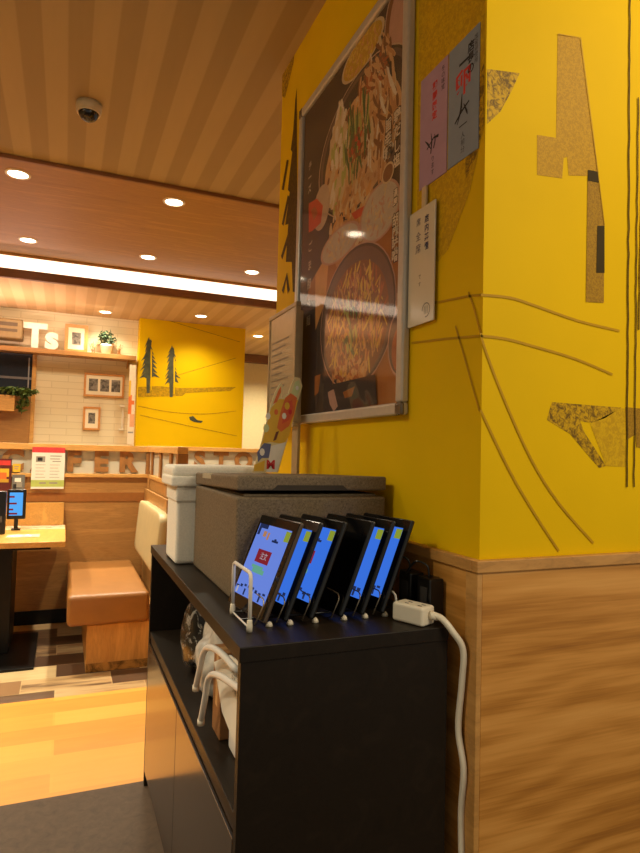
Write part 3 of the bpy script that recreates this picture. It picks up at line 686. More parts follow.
fill(pxp([(306, 378), (318, 374), (322, 392), (306, 420)]), 'shadow')
fill(pxp([(322, 386), (372, 374), (374, 404), (320, 414)]), 'shadow')
fill(pxp([(325, 392), (331, 389), (335, 406), (331, 414), (327, 404)]), 'pink'); fill(pxp([(340, 392), (352, 386), (349, 396), (342, 398)]), 'orange')
fill(pxp([(312, 376), (318, 374), (316, 392), (312, 396)]), 'orange')
lay[0] += 2
def vtext(s, px0, py0, px1, py1, n, k=1.0, bold=0.0):
    p0, p1 = onP(px0, py0), onP(px1, py1); step = (p0.z-p1.z)/len(s)
    for i, ch in enumerate(s):
        M = Matrix(((0, 0, -1, XP-0.00003*(lay[0]+3)), (-1, 0, 0, p0.y), (0, 1, 0, p0.z-step*(i+.5)), (0, 0, 0, 1)))
        if bold: a.text(ch, Matrix.Translation((0.00006, 0, 0)) @ M, step*k, 0, pi['dark'], bold=bold*4)
        a.text(ch, M, step*k, 0, pi[n], bold=bold)
vtext('旨辛麺', 385.5, 118, 384.5, 160, 'white', 1.0, .001); vtext('鶏だし塩', 394.5, 108, 393.5, 168, 'white', .95, .001)
e = El((379, 172), (391, 169), (385, 162), (384, 183)); fill(e.pts(1), 'cream'); fill(e.pts(.8), 'brown')
vtext('濃厚', 392.5, 188, 392, 206, 'white', .9, .0006); vtext('胡麻味噌', 392.5, 214, 391.5, 262, 'white', 1.1, .001)
vtext('ごま担々麺', 308, 238, 306.5, 330, 'white', .6); vtext('チーズ', 308, 160, 307, 195, 'white', .8)
a.build('print', [pc[n] for n in pn], post)
# clear cover sheet, slightly wavy
m = bpy.data.materials.new('clear_cover_sheet'); m.use_nodes = True; nt = m.node_tree; nt.nodes.remove(nt.nodes['Principled BSDF'])
tr = nt.nodes.new('ShaderNodeBsdfTransparent'); gl = nt.nodes.new('ShaderNodeBsdfGlossy'); gl.inputs['Roughness'].default_value = 0.06
mx = nt.nodes.new('ShaderNodeMixShader')
nz = noise(nt, coords(nt, (1, 1, 1)), 3.0, 2); bp = nt.nodes.new('ShaderNodeBump'); bp.inputs['Strength'].default_value = 0.10; bp.inputs['Distance'].default_value = 0.004
nt.links.new(nz, bp.inputs['Height']); nt.links.new(bp.outputs['Normal'], gl.inputs['Normal'])
mx.inputs[0].default_value = 0.10; nt.links.new(tr.outputs[0], mx.inputs[1]); nt.links.new(gl.outputs[0], mx.inputs[2]); nt.links.new(mx.outputs[0], nt.nodes['Material Output'].inputs[0])
a = MB(); a.box((XP-0.0062, yb+FWD-0.004, za+FWD-0.004), (XP-0.0052, ya-FWD+0.004, zb-FWD+0.004)); a.build('clear_cover', m, post)

# paper strips and the white sign right of the poster
def glyphs(mb, s, y, z0, z1, x, k, mi, bold=0.0):
    step = (z0-z1)/len(s)
    for i, ch in enumerate(s):
        M = Matrix(((0, 0, -1, x), (-1, 0, 0, y), (0, 1, 0, z0-step*(i+.5)), (0, 0, 0, 1))); mb.text(ch, M, step*k, 0, mi, bold=bold)
def brush(mb, pts, y0, z0, s, wds, x, mi):
    P = [Vector((x, y0-u*s, z0+v*s)) for u, v in pts]
    for i in range(len(P)-1):
        d = (P[i+1]-P[i]).normalized().cross(Vector((1, 0, 0))); mb.poly([P[i]-d*wds[i], P[i+1]-d*wds[i+1], P[i+1]+d*wds[i+1], P[i]+d*wds[i]], mi)
def strip(name, label, y0, y1, z0, z1, mat):
    t = thing(name, label, 'sign', (PX-0.001, (y0+y1)/2, z0))
    a = MB(); a.box((PX-0.0028, y1, z0), (PX-0.0008, y0, z1)); a.build('sheet', mat, t); return t
XB = PX-0.0030
t = strip('paper_strip', 'blue-grey paper strip with red and black brush lettering, near the pillar corner', 1.262, 1.140, 2.008, 2.306, m_bluepaper)
a = MB()
glyphs(a, '国産卵使用', 1.152, 2.285, 2.215, XB, 1.0, 0); glyphs(a, '店長の', 1.172, 2.280, 2.200, XB, 1.0, 0, .0008); glyphs(a, 'ー', 1.198, 2.270, 2.215, XB, .9, 0, .001)
brush(a, [(-.3, -.55), (-.05, .0), (.0, .6)], 1.205, 2.135, .06, [.001, .004, .001], XB-.0003, 0); brush(a, [(-.55, -.35), (-.1, -.05), (.4, .15)], 1.200, 2.130, .06, [.002, .003, .002], XB-.0005, 0); brush(a, [(.05, .2), (.25, -.2), (.3, -.35)], 1.200, 2.13, .06, [.001, .003, .001], XB-.0007, 0)
glyphs(a, '一', 1.200, 2.108, 2.070, XB, .9, 0); glyphs(a, '人前分', 1.200, 2.075, 2.022, XB, .95, 0)
glyphs(a, '卵', 1.203, 2.226, 2.160, XB, 1.05, 1, .0015)
a.build('lettering', [m_ink, m_inkred], t)
t = strip('paper_strip', 'lilac paper strip with red and black lettering, beside the poster frame', 1.394, 1.268, 2.006, 2.306, m_lilac)
a = MB()
glyphs(a, '冬の味覚', 1.288, 2.290, 2.225, XB, 1.0, 0); glyphs(a, '期間限定', 1.325, 2.270, 2.165, XB, .85, 1, .001)
brush(a, [(-.5, .2), (-.2, -.1), (.1, -.5)], 1.345, 2.12, .045, [.001, .003, .001], XB, 0); brush(a, [(-.1, .5), (.0, .0), (-.1, -.7)], 1.335, 2.115, .045, [.001, .0025, .002], XB-.0002, 0)
brush(a, [(-.4, -.5), (.3, -.1), (.8, -.2)], 1.340, 2.125, .045, [.002, .002, .004], XB-.0004, 0); brush(a, [(.3, .4), (.35, 0), (.2, -.4)], 1.335, 2.11, .045, [.001, .002, .002], XB-.0006, 0)
glyphs(a, 'ります', 1.330, 2.075, 2.022, XB, .95, 0)
a.build('lettering', [m_ink, m_inkred], t)
# white sign plate standing a little off the wall under the strips
t = thing('sign_plate', 'white upright sign plate with blue lettering right of the poster frame', 'sign', (PX-0.012, 1.36, 1.64))
s0, s1, t0, t1 = yb-0.004, 1.300, 1.640, 1.948
XW = PX-0.012
a = MB(); a.box((XW, s1, t0), (XW+0.004, s0, t1), 0.0008); a.build('plate', plain('sign_acrylic_white', rgb(214, 200, 172), 0.12, var=0.01), t)
a = MB(); a.box((XW+0.0045, s1+0.03, t1-0.10), (PX-0.0005, s0-0.03, t1-0.04), 0.001); a.build('adhesive_pad', m_paper, t)
a = MB(); a.box((XW+0.001, 1.348, t1+0.0004), (PX-0.0035, 1.368, t1+0.055), 0.002); a.build('tape_tab', plain('tape_cream', rgb(206, 178, 132), 0.4), t)
a = MB(); glyphs(a, '店内禁煙', 1.338, 1.922, 1.826, XW-.0004, .88, 0, .0006); glyphs(a, '席', 1.378, 1.925, 1.900, XW-.0004, .9, 0); glyphs(a, '全', 1.378, 1.888, 1.860, XW-.0004, .9, 0); glyphs(a, '席', 1.378, 1.856, 1.826, XW-.0004, .9, 0)
glyphs(a, 'です', 1.368, 1.775, 1.735, XW-.0004, .7, 1)
cyy, czz = 1.335, 1.672
ringp = [(cyy+.018*math.cos(i*.35), czz+.018*math.sin(i*.35)) for i in range(15)]
ribbon(a, [(XW-.0004, y, z) for y, z in ringp], (-1, 0, 0), 0.003, 0, 2)
for k in (-.007, .0, .007): ribbon(a, [(XW-.0004, cyy+k, czz-.010), (XW-.0004, cyy+k, czz+.010)], (-1, 0, 0), 0.002, 0.0001, 2)
a.build('lettering', [m_inkblue, m_ink, plain('ink_seal', rgb(120, 110, 96), 0.5)], t)

# narrow framed board on a post behind the poster
t = thing('menu_board', 'narrow grey framed notice board on a beige post beside the food poster', 'notice board', (0.79, 2.15, CZ))
bx0, by0, by1, bz0, bz1 = 0.772, 2.125, 2.455, 1.395, 1.862
m_beige = plain('beige_metal', rgb(168, 146, 108), 0.4, 0.2)
a = MB(); a.box((bx0+0.004, by0+0.01, bz0+0.01), (bx0+0.014, by1-0.01, bz1-0.01), 0.001); a.build('sheet', plain('notice_grey_gloss', rgb(176, 160, 128), 0.22, var=0.04), t)
a = MB()
for k in range(13):
    zz = bz1-0.12-k*0.026; ribbon(a, [(bx0+0.0035, by1-0.04, zz), (bx0+0.0035, by0+0.08+0.04*((k*7) % 3), zz)], (-1, 0, 0), 0.007, 0, 0)
a.build('printed_lines', plain('ink_brown_grey', rgb(116, 102, 78), 0.5), t)
a = MB()
for p0, p1 in (((by0, bz0), (by1, bz0+.016)), ((by0, bz1-.016), (by1, bz1)), ((by0, bz0+.0165), (by0+.016, bz1-.0165)), ((by1-.016, bz0+.0165), (by1, bz1-.0165))):
    a.box((bx0, p0[0], p0[1]), (bx0+0.02, p1[0], p1[1]), 0.002)
a.build('frame', m_beige, t)
a = MB(); a.box((0.7925, 2.13, CZ+0.0005), (0.804, 2.19, bz1-0.03), 0.002); a.build('post', m_beige, t)

# cut-out promo card with food picture, standing on the grey box lid
CYD = 1.97
def cp(L): return [at(x, y, 'Y', CYD) for x, y in L]
base = at(268, 473.2, 'Y', CYD)
t = thing('promo_card', 'leaning cut-out promo card with orange food picture, on the grey foam box', 'card', base)
a = MB(); a.prism(cp([(252.5, 472), (256, 462), (262, 440), (271, 404), (275, 392), (280, 383.5), (282.5, 385), (281, 398), (288, 394), (291, 385), (295, 377), (300, 378), (302.5, 386), (299, 398), (297, 404), (288, 438), (278, 472.6)]), (0, 0.004, 0)); a.build('card', plain('card_cream', rgb(226, 206, 150), 0.45), t)
cm = [colourmat('card_'+n, c) for n, c in (('yellow', (226, 176, 44)), ('orange', (222, 110, 44)), ('coral', (214, 84, 50)), ('green', (206, 210, 150)), ('blue', (96, 102, 140)), ('white', (232, 226, 214)), ('red', (206, 40, 44)), ('stem', (110, 50, 30)))]
a = MB()
def cpoly(L, k, mi): a.poly([Vector(p)-Vector((0, 0.0003*k, 0)) for p in cp(L)], mi)
cpoly([(258, 458), (271, 408), (279, 399), (298, 400), (289, 436), (284, 444), (270, 442), (262, 444)], 1, 0)
cpoly([(273, 404), (278, 391), (281, 386), (281, 392), (277, 402)], 2, 1)
cpoly([(281, 410), (285, 398), (291, 393), (297, 398), (294, 414), (289, 426), (281, 432), (277, 428), (279, 418)], 2, 1)
cpoly([(283, 412), (287, 402), (292, 400), (293, 408), (289, 420), (282, 424)], 3, 2)
cpoly([(291, 394), (295, 382), (299, 380), (301, 387), (297, 396)], 2, 3)
cpoly([(276, 432), (279, 431), (276, 440), (273, 441)], 3, 7)
cpoly([(257, 452), (264, 443), (271, 444), (269, 458), (262, 458), (258, 462)], 3, 4)
cpoly([(266, 472), (271, 446), (286, 442), (277, 472)], 4, 5)
cpoly([(254, 465), (265, 460), (264, 471), (254, 471)], 2, 0)
for (x_, y_, r_, m_) in ((287, 406, 2.6, 0), (284, 416, 2.2, 5), (290, 412, 1.8, 6), (266, 428, 3.0, 3), (268, 416, 2.4, 5), (276, 412, 2.0, 1), (262, 452, 2.6, 5), (297, 388, 1.6, 5)):
    cpoly([(x_+r_*math.cos(q*.785), y_+1.5*r_*math.sin(q*.785)) for q in range(8)], 5+m_*.2, m_)
M = Matrix.Translation(cp([(270.5, 465)])[0]-Vector((0, 0.002, 0))) @ Matrix(((1, 0, .2, 0), (0, 0, -1, 0), (0, 1, 0, 0), (0, 0, 0, 1)))
a.text('M', M, 0.04, 0, 6, bold=.0015)
a.build('picture', cm, t)
b0 = at(268, 471.5, 'Y', CYD); a = MB(); a.prism([b0+Vector((-.012, .0045, -.003)), b0+Vector((.012, .0045, -.003)), b0+Vector((.03, .0045, .09))], (0, 0.04, 0)); a.build('easel_foot', m_paper, t)

# ------------------------------------------------------------------ booth: partition, bench, table
YP = 4.95
part = thing('booth_partition', 'oak booth partition with cut-out letters in a frosted band under the top rail', 'partition', (0, YP, 0))
XC = 0.605
a = MB(); a.box((XL+0.02, YP+0.004, 0.10), (XC-0.002, YP+0.05, 1.07), 0.002); a.build('panel', m_panel, part)
a = MB(); a.box((XL+0.02, YP, 0.89), (XC-0.002, YP+0.0036, 0.955)); a.build('band', plain('panel_band_brown', rgb(150, 92, 38), 0.4), part)
a = MB(); a.box((XL+0.02, YP-0.004, 0.0005), (XC-0.002, YP+0.045, 0.0995)); a.build('kick_board', m_blackmetal, part)
a = MB(); a.box((XL+0.02, YP-0.012, 1.27), (XC+0.02, YP+0.062, 1.315), 0.003); a.build('top_rail', m_raill, part)
a = MB(); a.box((XL+0.02, YP-0.012, 1.07), (XC+0.02, YP+0.062, 1.098), 0.003); a.build('lower_rail', m_raill, part)
a = MB(); a.box((XL+0.02, YP+0.022, 1.0985), (XC-0.002, YP+0.03, 1.2695)); a.build('frosted_pane', m_frost, part)
a = MB(); a.box((XC-0.018, YP-0.006, 1.0985), (XC+0.012, YP+0.05, 1.2695), 0.002); a.build('corner_post', m_letter, part)
def big_letter(par, ch, x, y, zc, sz, mats, wide=1.0, name='letter'):
    a = MB(); M = Matrix(((wide, 0, 0, x), (0, 0, -1, y), (0, 1, 0, zc), (0, 0, 0, 1))); a.text(ch, M, sz, 0.006, 0, bold=0.011)
    return a.build(name, mats, par)
for ch, x in (('C', -0.35), ('A', -0.15), ('F', 0.062), ('E', 0.255), ('R', 0.448)):
    big_letter(part, ch, x, YP+0.014, 1.184, 0.205, m_letter)
# return wing toward the camera, behind the bench
ye = at(180, 450, 'X', XC+0.01).y
wing = thing('booth_wing', 'oak wing of the booth partition behind the bench, ending in a post', 'partition', (XC+0.02, ye, 0))
a = MB(); a.box((XC+0.004, ye+0.002, 0.0005), (XC+0.05, YP-0.015, 1.07), 0.002); a.build('panel', m_panel, wing)
a = MB(); a.box((XC-0.004, ye, 1.272), (XC+0.058, YP-0.0135, 1.313), 0.003); a.build('top_rail', m_raill, wing)
a = MB(); a.box((XC-0.004, ye, 1.0705), (XC+0.058, YP-0.0135, 1.098), 0.003); a.build('lower_rail', m_raill, wing)
a = MB(); a.box((XC+0.022, ye+0.062, 1.0985), (XC+0.03, YP-0.014, 1.2715)); a.build('frosted_pane', m_frost, wing)
for k in range(3):
    yy = ye+0.30+k*0.45
    a = MB(); a.box((XC+0.006, yy, 1.0985), (XC+0.02, yy+0.07, 1.2715), 0.001); a.build('slat', m_letter, wing)
a = MB(); a.box((XC-0.003, ye-0.004, 1.0985), (XC+0.06, ye+0.06, 1.2715), 0.003); a.build('end_post', m_letter, wing)
# farther partition with the next letters
YP2 = 6.2
p2 = thing('far_partition', 'farther oak partition with cut-out letters below the yellow wall with pines', 'partition', (1.4, YP2, 0))
a = MB(); a.box((0.75, YP2, 0.0005), (3.6, YP2+0.05, 1.05), 0.002); a.build('panel', m_panel, p2)
a = MB(); a.box((0.75, YP2-0.012, 1.285), (3.6, YP2+0.06, 1.325), 0.003); a.build('top_rail', m_raill, p2)
a = MB(); a.box((0.75, YP2-0.012, 1.051), (3.6, YP2+0.06, 1.085), 0.003); a.build('lower_rail', m_raill, p2)
a = MB(); a.box((0.75, YP2+0.022, 1.0855), (3.6, YP2+0.03, 1.2845)); a.build('frosted_pane', m_frost, p2)
for ch, x in (('I', 1.06), ('S', 1.262), ('T', 1.482), ('O', 1.72), ('R', 1.95)): big_letter(p2, ch, x, YP2+0.014, 1.187, 0.235, m_letter)

# bench
bn = thing('booth_bench', 'booth bench with tan padded seat and cream back cushion', 'bench', (0.16, 3.82, 0))
a = MB(); a.box((0.156, 3.815, 0.0005), (0.594, 4.93, 0.27), 0.003); a.build('base', m_bench, bn)
a = MB(); a.box((0.158, 3.8125, 0.001), (0.592, 3.8149, 0.05)); a.build('scuff_strip', speckle('bench_scuffed_edge', rgb(96, 66, 30), rgb(180, 126, 60), 14, 0.4, 0.62), bn)
a = MB(); a.box((0.045, 3.79, 0.2705), (0.50, 4.93, 0.448), 0.028, seg=5); s = a.build('seat', m_leather, bn)
for f in s.data.polygons: f.use_smooth = True
# cushion: leaning slab with rounded outline
a = MB(); tb = bmesh.new(); bmesh.ops.create_cube(tb, size=1.0)
bmesh.ops.bevel(tb, geom=list(tb.edges), offset=0.16, segments=4, profile=0.6, affect='EDGES')
Mc = Matrix.Translation((0.545, 4.26, 0.735)) @ Matrix.Rotation(math.radians(5), 4, 'Y') @ Matrix.Diagonal((0.066, 1.1, 0.36, 1))
a._merge(tb, 0, Mc, smooth=True); a.build('back_cushion', m_cream, bn)
a = MB(); a.box((0.580, 3.80, 0.2705), (0.5945, 4.93, 0.99), 0.002); a.build('back_board', m_panel, bn)

# table
tb_ = thing('booth_table', 'oak booth table on a black pedestal at the left edge', 'table', (-0.35, 4.45, 0))
a = MB(); a.box((-0.72, 4.06, 0.688), (0.023, 4.90, 0.722), 0.003); a.build('tabletop', m_table, tb_)
a = MB(); a.box((-0.60, 4.2, 0.655), (-0.06, 4.8, 0.6875), 0.002); a.build('under_frame', m_blackmetal, tb_)
a = MB(); a.box((-0.38, 4.26, 0.016), (-0.275, 4.66, 0.6545), 0.004); a.build('column', m_blackmetal, tb_)
a = MB(); a.box((-0.62, 3.96, 0.0005), (-0.12, 4.69, 0.0155), 0.003); a.build('foot_plate', m_blackmetal, tb_)
# low oak riser at the wall end of the table
o = MB(); o.box((-0.72, 4.905, 0.7226), (0.008, 4.938, 0.885), 0.002); o = o.build('table_riser', m_table, loc=(-0.3, 4.92, 0.7226)); tag(o, 'low light oak board standing along the wall end of the table', 'board')
# table tablet on its stand
px0, px1 = at(7, 505, 'Y', 4.62).x, at(26, 505, 'Y', 4.62).x
tt = thing('table_tablet', 'small tablet with lit pale blue screen standing on the booth table', 'tablet', ((px0+px1)/2, 4.62, 0.7226))
a = MB(); a.box((px0, 4.62, 0.80), (px1, 4.634, 1.0), 0.006, seg=3); a.build('case', m_tabbody, tt)
a = MB(); a.box((px0+.014, 4.6192, 0.825), (px1-.02, 4.6197, 0.98), mi=0)
for zz, ww in ((0.945, .03), (0.90, .045), (0.86, .025), (0.832, .05)): a.box((px0+.014, 4.6186, zz), (px0+.014+ww, 4.619, zz+.012), mi=1)
a.build('screen', [emit('screen_sky_blue', (0.10, 0.42, 0.95, 1), 1.0), m_sred], tt)
a = MB(); a.box((px0+.03, 4.63, 0.7228), (px1-.03, 4.70, 0.735), 0.002); a.box((px0+.045, 4.636, 0.735), (px1-.045, 4.65, 0.86), 0.002); a.build('stand', m_tabbody, tt)
x1 = at(6, 505, 'Y', 4.45).x
t = thing('charging_stand', 'black upright charging stand at the left edge of the booth table', 'stand', (x1-.04, 4.45, 0.7226))
a = MB(); a.box((x1-.10, 4.45, 0.7228), (x1, 4.50, 1.0), 0.006, seg=3); a.build('body', m_tabbody, t)
a = MB(); a.box((x1-.09, 4.447, 0.80), (x1-.02, 4.4498, 0.84)); a.build('badge', plain('badge_grey', rgb(84, 78, 72), 0.4), t)
# leaflets
def leaflet(name, label, x0, x1, y0, y1, cols, seed):
    t = thing(name, label, 'leaflet', (x0, y0, 0.7226)); a = MB(); a.box((x0, y0, 0.7228), (x1, y1, 0.724)); a.build('sheet', plain('leaflet_paper', rgb(210, 182, 140), 0.5), t)
    rnd = random.Random(seed); a = MB()
    for k in range(16):
        u, v = rnd.uniform(x0, x1-.06), rnd.uniform(y0+.005, y1-.03); z = 0.7242+k*.00005
        a.poly([(u, v, z), (u+rnd.uniform(.02, .06), v, z), (u+rnd.uniform(.02, .06), v+rnd.uniform(.01, .03), z), (u, v+.02, z)], rnd.randrange(len(cols)))
    a.build('print', cols, t)
leaflet('menu_leaflet', 'long colourful menu leaflet at the back of the booth table', -0.36, 0.018, 4.68, 4.89, [cm[1], cm[0], cm[6], m_paper, cm[3]], 4)
leaflet('coaster_leaflet', 'small pale blue leaflet in front of the long menu on the table', -0.32, -0.13, 4.28, 4.42, [colourmat('leaf_sky', (120, 170, 220)), cm[3], m_paper], 5)
# cards on the partition rail
def fcard(name, label, x0, x1, z0, z1, y, mat, prints, cat='card'):
    t = thing(name, label, cat, ((x0+x1)/2, y, z0)); a = MB(); a.box((x0, y, z0), (x1, y+.004, z1)); a.build('sheet', mat, t)
    ms = []; a = MB()
    for k, (u0, v0, u1, v1, mt) in enumerate(prints):
        if mt not in ms: ms.append(mt)
        yy = y-.0004-.00003*k; X = lambda u: x0+(x1-x0)*u; Z = lambda v: z1-(z1-z0)*v
        a.poly([(X(u0), yy, Z(v0)), (X(u1), yy, Z(v0)), (X(u1), yy, Z(v1)), (X(u0), yy, Z(v1))], ms.index(mt))
    a.build('print', ms, t); return t
m_pgrey = colourmat('print_grey', (150, 142, 126)); m_pink = colourmat('print_pinkred', (206, 60, 60)); m_pgreen = colourmat('print_lightgreen', (176, 188, 96))
pr = [(0, 0, 1, .13, m_pink), (0, .79, 1, .95, m_pgreen), (.12, .22, .40, .36, m_pgrey), (.17, .25, .32, .33, m_ink)]
for r in range(5):
    for c_ in (.12, .55): pr.append((c_, .42+r*.075, c_+.3-.05*(r % 2), .43+r*.075, m_pgrey))
pr += [(.55, .2, .9, .22, m_pgrey), (.55, .27, .85, .29, m_pgrey), (.62, .33, .88, .35, m_pgrey), (.25, .84, .45, .88, m_pgrey), (.55, .84, .8, .88, m_pgrey)]
fcard('menu_card', 'white menu card with red heading and green foot hanging on the partition rail', -0.222, 0.0, 0.985, 1.29, YP-.018, m_paper, pr)
fcard('photo_card', 'dark red and yellow food card at the left edge of the partition', -0.50, -0.352, 0.965, 1.20, YP-.018, colourmat('card_maroon', (92, 30, 22)),
      [(.05, .05, .95, .2, m_inkred), (.1, .3, .9, .55, cm[0]), (.3, .42, .8, .62, cm[1]), (.15, .62, .9, .72, colourmat('card_gold', (196, 150, 40))), (.1, .8, .5, .9, m_paper)])
fcard('photo_card', 'small grey photo card between the red food card and the white menu', -0.345, -0.262, 0.975, 1.085, YP-.018, colourmat('card_grey', (110, 106, 98)),
      [(.2, .2, .7, .45, m_paper), (.35, .45, .8, .8, m_pgrey), (.1, .6, .35, .9, m_ink)])
fcard('yellow_note', 'small yellow note above the grey photo card on the partition', -0.345, -0.295, 1.105, 1.165, YP-.014, cm[0], [(.2, .3, .8, .4, m_pgrey), (.2, .55, .7, .65, m_pgrey)])

# ------------------------------------------------------------------ tile wall at the back: shelf and what is on it
SZ, SY = 2.352, 7.25
t = thing('wall_shelf', 'long wooden shelf high on the tiled back wall', 'shelf', (-0.5, SY, SZ-0.05))
a = MB(); a.box((XL+0.02, SY, SZ-0.05), (0.708, 7.4495, SZ), 0.003); a.build('board', m_panel, t)
for x in (-2.0, -0.35, 0.62):
    a = MB(); a.prism([(x, 7.449, SZ-.0505), (x, SY+.05, SZ-.0505), (x, 7.449, SZ-.13)], (0.012, 0, 0)); a.build('bracket', m_panel, t)
m_letterw = plain('letter_white', rgb(240, 226, 206), 0.5)
def shelf_letter(ch, x, size, zc, label):
    a = MB(); M = Matrix(((1, 0, 0, x), (0, 0, -1, 7.315), (0, 1, 0, zc), (0, 0, 0, 1))); a.text(ch, M, size, 0.025, 0, bold=0.016)
    zmin = min(v.co.z for v in a.bm.verts)
    for v in a.bm.verts: v.co.z += SZ+.0006-zmin
    o = a.build('shelf_letter', m_letterw, loc=(x, 7.315, SZ)); tag(o, label, 'letter'); return o
shelf_letter('T', -0.352, 0.36, SZ+.14, 'large white block letter T on the wall shelf')
shelf_letter('s', -0.185, 0.34, SZ+.1, 'white block letter s beside the larger T on the wall shelf')
def pframe(name, label, x0, x1, z0, z1, y, pics, fw, mat, mount):
    t = thing(name, label, 'picture frame', ((x0+x1)/2, y, z0))
    a = MB()
    for p0, p1 in (((x0, z0), (x1, z0+fw)), ((x0, z1-fw), (x1, z1)), ((x0, z0+fw+.0003), (x0+fw, z1-fw-.0003)), ((x1-fw, z0+fw+.0003), (x1, z1-fw-.0003))): a.box((p0[0], y, p0[1]), (p1[0], y+.022, p1[1]), 0.002)
    a.build('frame', mat, t)
    a = MB(); a.box((x0+fw-.002, y+.008, z0+fw-.002), (x1-fw+.002, y+.012, z1-fw+.002)); a.build('mount', mount, t)
    for (u0, v0, u1, v1) in pics:
        a = MB(); a.box((x0+(x1-x0)*u0, y+.0065, z0+(z1-z0)*v0), (x0+(x1-x0)*u1, y+.0078, z0+(z1-z0)*v1)); a.build('picture', m_photo, t)
m_fr = wood('frame_pine', rgb(196, 128, 60), rgb(222, 158, 86), (2, 2, 2), 0.45)
m_mount = plain('mount_cream', rgb(236, 220, 184), 0.6, var=0.02)
pframe('framed_picture', 'pine photo frame standing on the wall shelf beside the letters', -0.055, 0.185, SZ+.0006, SZ+.315, 7.36, [(.31, .28, .70, .72)], 0.035, m_fr, m_mount)
pframe('framed_picture', 'wide pine frame with three small pictures on the tiled wall', 0.166, 0.602, 1.875, 2.143, 7.4265, [(.12, .24, .34, .76), (.40, .24, .62, .76), (.68, .24, .90, .76)], 0.022, m_fr, m_mount)
pframe('framed_picture', 'small upright pine frame below the wide frame on the tiled wall', 0.171, 0.354, 1.493, 1.757, 7.4265, [(.30, .28, .70, .74)], 0.022, m_fr, m_mount)
# potted plant
pc0 = Vector((0.385, 7.34, SZ))
t = thing('potted_plant', 'small potted green plant in a white pot on the wall shelf', 'plant', pc0)
a = MB(); a.lathe([(0, .0005), (.045, .0005), (.05, .004), (.066, .10), (.070, .112), (.062, .112), (.058, .098), (0, .096)], pc0, 28); a.build('pot', m_letterw, t)
def leaves(c, rx, ry, rz, n, size, mat, par, name, seed):
    rnd = random.Random(seed); a = MB()
    for k in range(n):
        d = Vector((rnd.gauss(0, 1), rnd.gauss(0, 1), rnd.gauss(0, 1))).normalized()*rnd.random()**.4
        p = Vector(c)+Vector((d.x*rx, d.y*ry, d.z*rz)); s = size*rnd.uniform(.6, 1.2)
        Rm = Matrix.Rotation(rnd.uniform(0, 6.28), 3, 'Z') @ Matrix.Rotation(rnd.uniform(-1, 1), 3, 'X') @ Matrix.Rotation(rnd.uniform(-1, 1), 3, 'Y')
        out = [(-.0, -1, 0), (.32, -.4, .08), (.36, .2, .1), (0, 1, 0), (-.36, .2, .1), (-.32, -.4, .08)]
        vs = [p + Rm @ (Vector(q)*s) for q in out]
        a.poly([vs[0], vs[1], vs[2], vs[3]]); a.poly([vs[3], vs[4], vs[5], vs[0]])
    o = a.build(name, mat, par); return o
leaves(pc0+Vector((0, 0, .19)), .10, .06, .09, 130, .035, m_leaf2, t, 'foliage', 5)
a = MB()
for k in range(6): a.tube([pc0+Vector((0, 0, .09)), pc0+Vector((.06*math.cos(k*1.05), .03*math.sin(k*1.05), .2))], .003, n=6)
a.build('stem', plain('stem_brown', rgb(96, 80, 40), 0.6), t)
# dry twig garland either side of the pot
for sgn, lb in ((-1, 'dry twig bundle with tiny flowers left of the potted plant'), (1, 'dry twig bundle with tiny flowers right of the potted plant')):
    c0 = pc0+Vector((sgn*0.135, -.02, .0))
    t = thing('twig_bundle', lb, 'twigs', c0, 'dry twigs on the wall shelf'); a = MB(); rnd = random.Random(sgn+5)
    ends = []
    for k in range(9):
        e_ = c0+Vector((rnd.uniform(-.06, .06), rnd.uniform(-.03, .03), rnd.uniform(.06, .13))); ends.append(e_)
        a.tube([c0+Vector((rnd.uniform(-.02, .02), 0, .005)), (c0+e_)/2+Vector((rnd.uniform(-.02, .02), 0, .02)), e_], .003, n=5)
    a.build('twig', plain('twig_tan', rgb(176, 130, 80), 0.6), t)
    a = MB()
    for e_ in ends: a.lathe([(0, -.008), (.008, 0), (0, .008)], e_, 8)
    a.build('bud', m_cream, t)
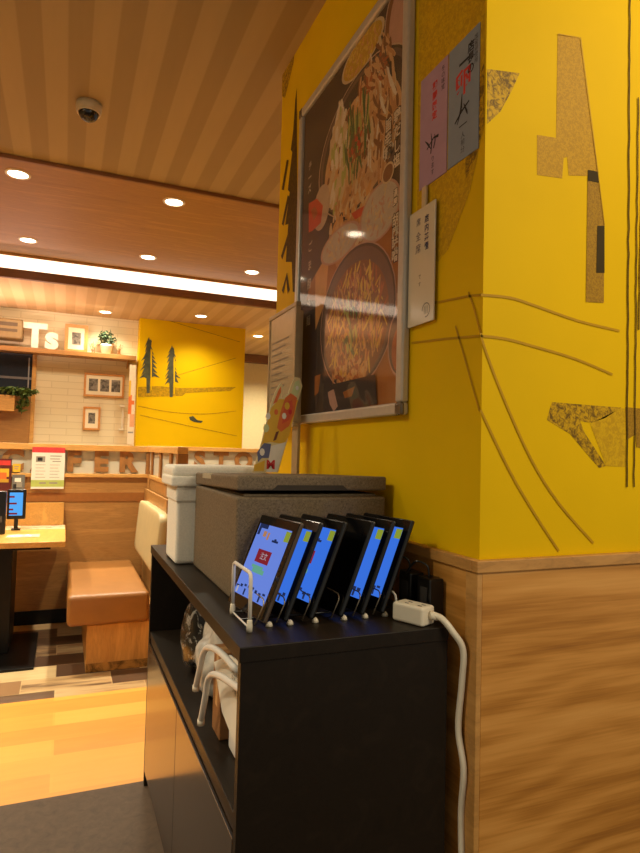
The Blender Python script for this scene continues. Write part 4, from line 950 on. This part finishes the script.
# left: dark pass-through window with oak surround, planter and trailing plant, air conditioner
mb = MB(); mb.box((-2.4, 7.415, 1.84), (-0.372, 7.449, 2.30), 0.002); o = struct(mb, 'window_1', m_darkglass)
mb = MB(); mb.box((-0.371, 7.405, 1.33), (-0.330, 7.449, 2.30), 0.003); struct(mb, 'trim_6', m_raill)
mb = MB(); mb.box((-2.4, 7.408, 2.02), (-0.372, 7.4145, 2.045)); struct(mb, 'trim_7', plain('window_bar_grey', rgb(120, 112, 108), 0.3))
mb = MB(); mb.box((-0.41, 7.40, 1.92), (-0.398, 7.4145, 2.26)); struct(mb, 'trim_11', plain('window_bar_pale', rgb(150, 140, 134), 0.3))
o = MB(); o.box((-2.4, 7.40, 1.31), (-0.372, 7.448, 1.835), 0.003)
o = o.build('wood_panel', m_panel); o['kind'] = 'structure'; o.name = 'wall_panel'
t = thing('planter_box', 'oak planter box with trailing green leaves below the dark window', 'planter', (-0.6, 7.28, 1.70))
a = MB(); a.box((-1.2, 7.27, 1.66), (-0.52, 7.3985, 1.83), 0.003); a.build('box', m_raill, t)
leaves((-0.60, 7.30, 1.875), .36, .05, .05, 170, .045, m_leaf, t, 'foliage', 8)
leaves((-0.45, 7.31, 1.78), .07, .04, .13, 70, .045, m_leaf, t, 'trailing_leaves', 12)
t = thing('air_conditioner', 'wall air conditioner above the shelf at the left edge', 'air conditioner', (-0.8, 7.25, 2.44))
a = MB(); a.box((-1.4, 7.22, 2.43), (-0.47, 7.4495, 2.64), 0.02, seg=3); a.build('housing', plain('ac_beige', rgb(136, 110, 66), 0.5), t)
a = MB(); a.box((-1.36, 7.216, 2.50), (-0.52, 7.2199, 2.53), 0.001); a.box((-1.36, 7.216, 2.56), (-0.52, 7.2199, 2.60), 0.001); a.build('air_outlet', plain('ac_slot_dark', rgb(90, 70, 44), 0.6), t)
# vertical banner beside the yellow column
bx0_, bx1_ = at(128.5, 400, 'Y', 7.235).x, at(135, 400, 'Y', 7.235).x
fcard('menu_banner', 'narrow vertical white and orange banner at the left of the yellow wall', bx0_, bx1_, 1.34, 2.245, 7.236, colourmat('banner_cream', (230, 206, 170)),
      [(0, .38, .5, .62, cm[1]), (0, .2, .3, .4, cm[0]), (.3, .62, 1, .78, colourmat('banner_peach', (226, 160, 110))), (.1, .84, .9, .86, m_pgrey), (0, .45, .9, .5, cm[1])], 'banner')
b_ = at(122.5, 422, 'Y', 7.44)
t = thing('wall_bracket', 'small white bracket on the tiled wall beside the banner', 'bracket', b_)
a = MB(); a.box((b_.x-.012, 7.425, 1.50), (b_.x+.012, 7.4495, 1.78), 0.003); a.build('upright', m_whitepl, t)
for zz in (1.50, 1.77):
    a = MB(); a.box((b_.x-.04, 7.40, zz), (b_.x+.012, 7.4245, zz+.018), 0.003); a.build('arm', m_whitepl, t)
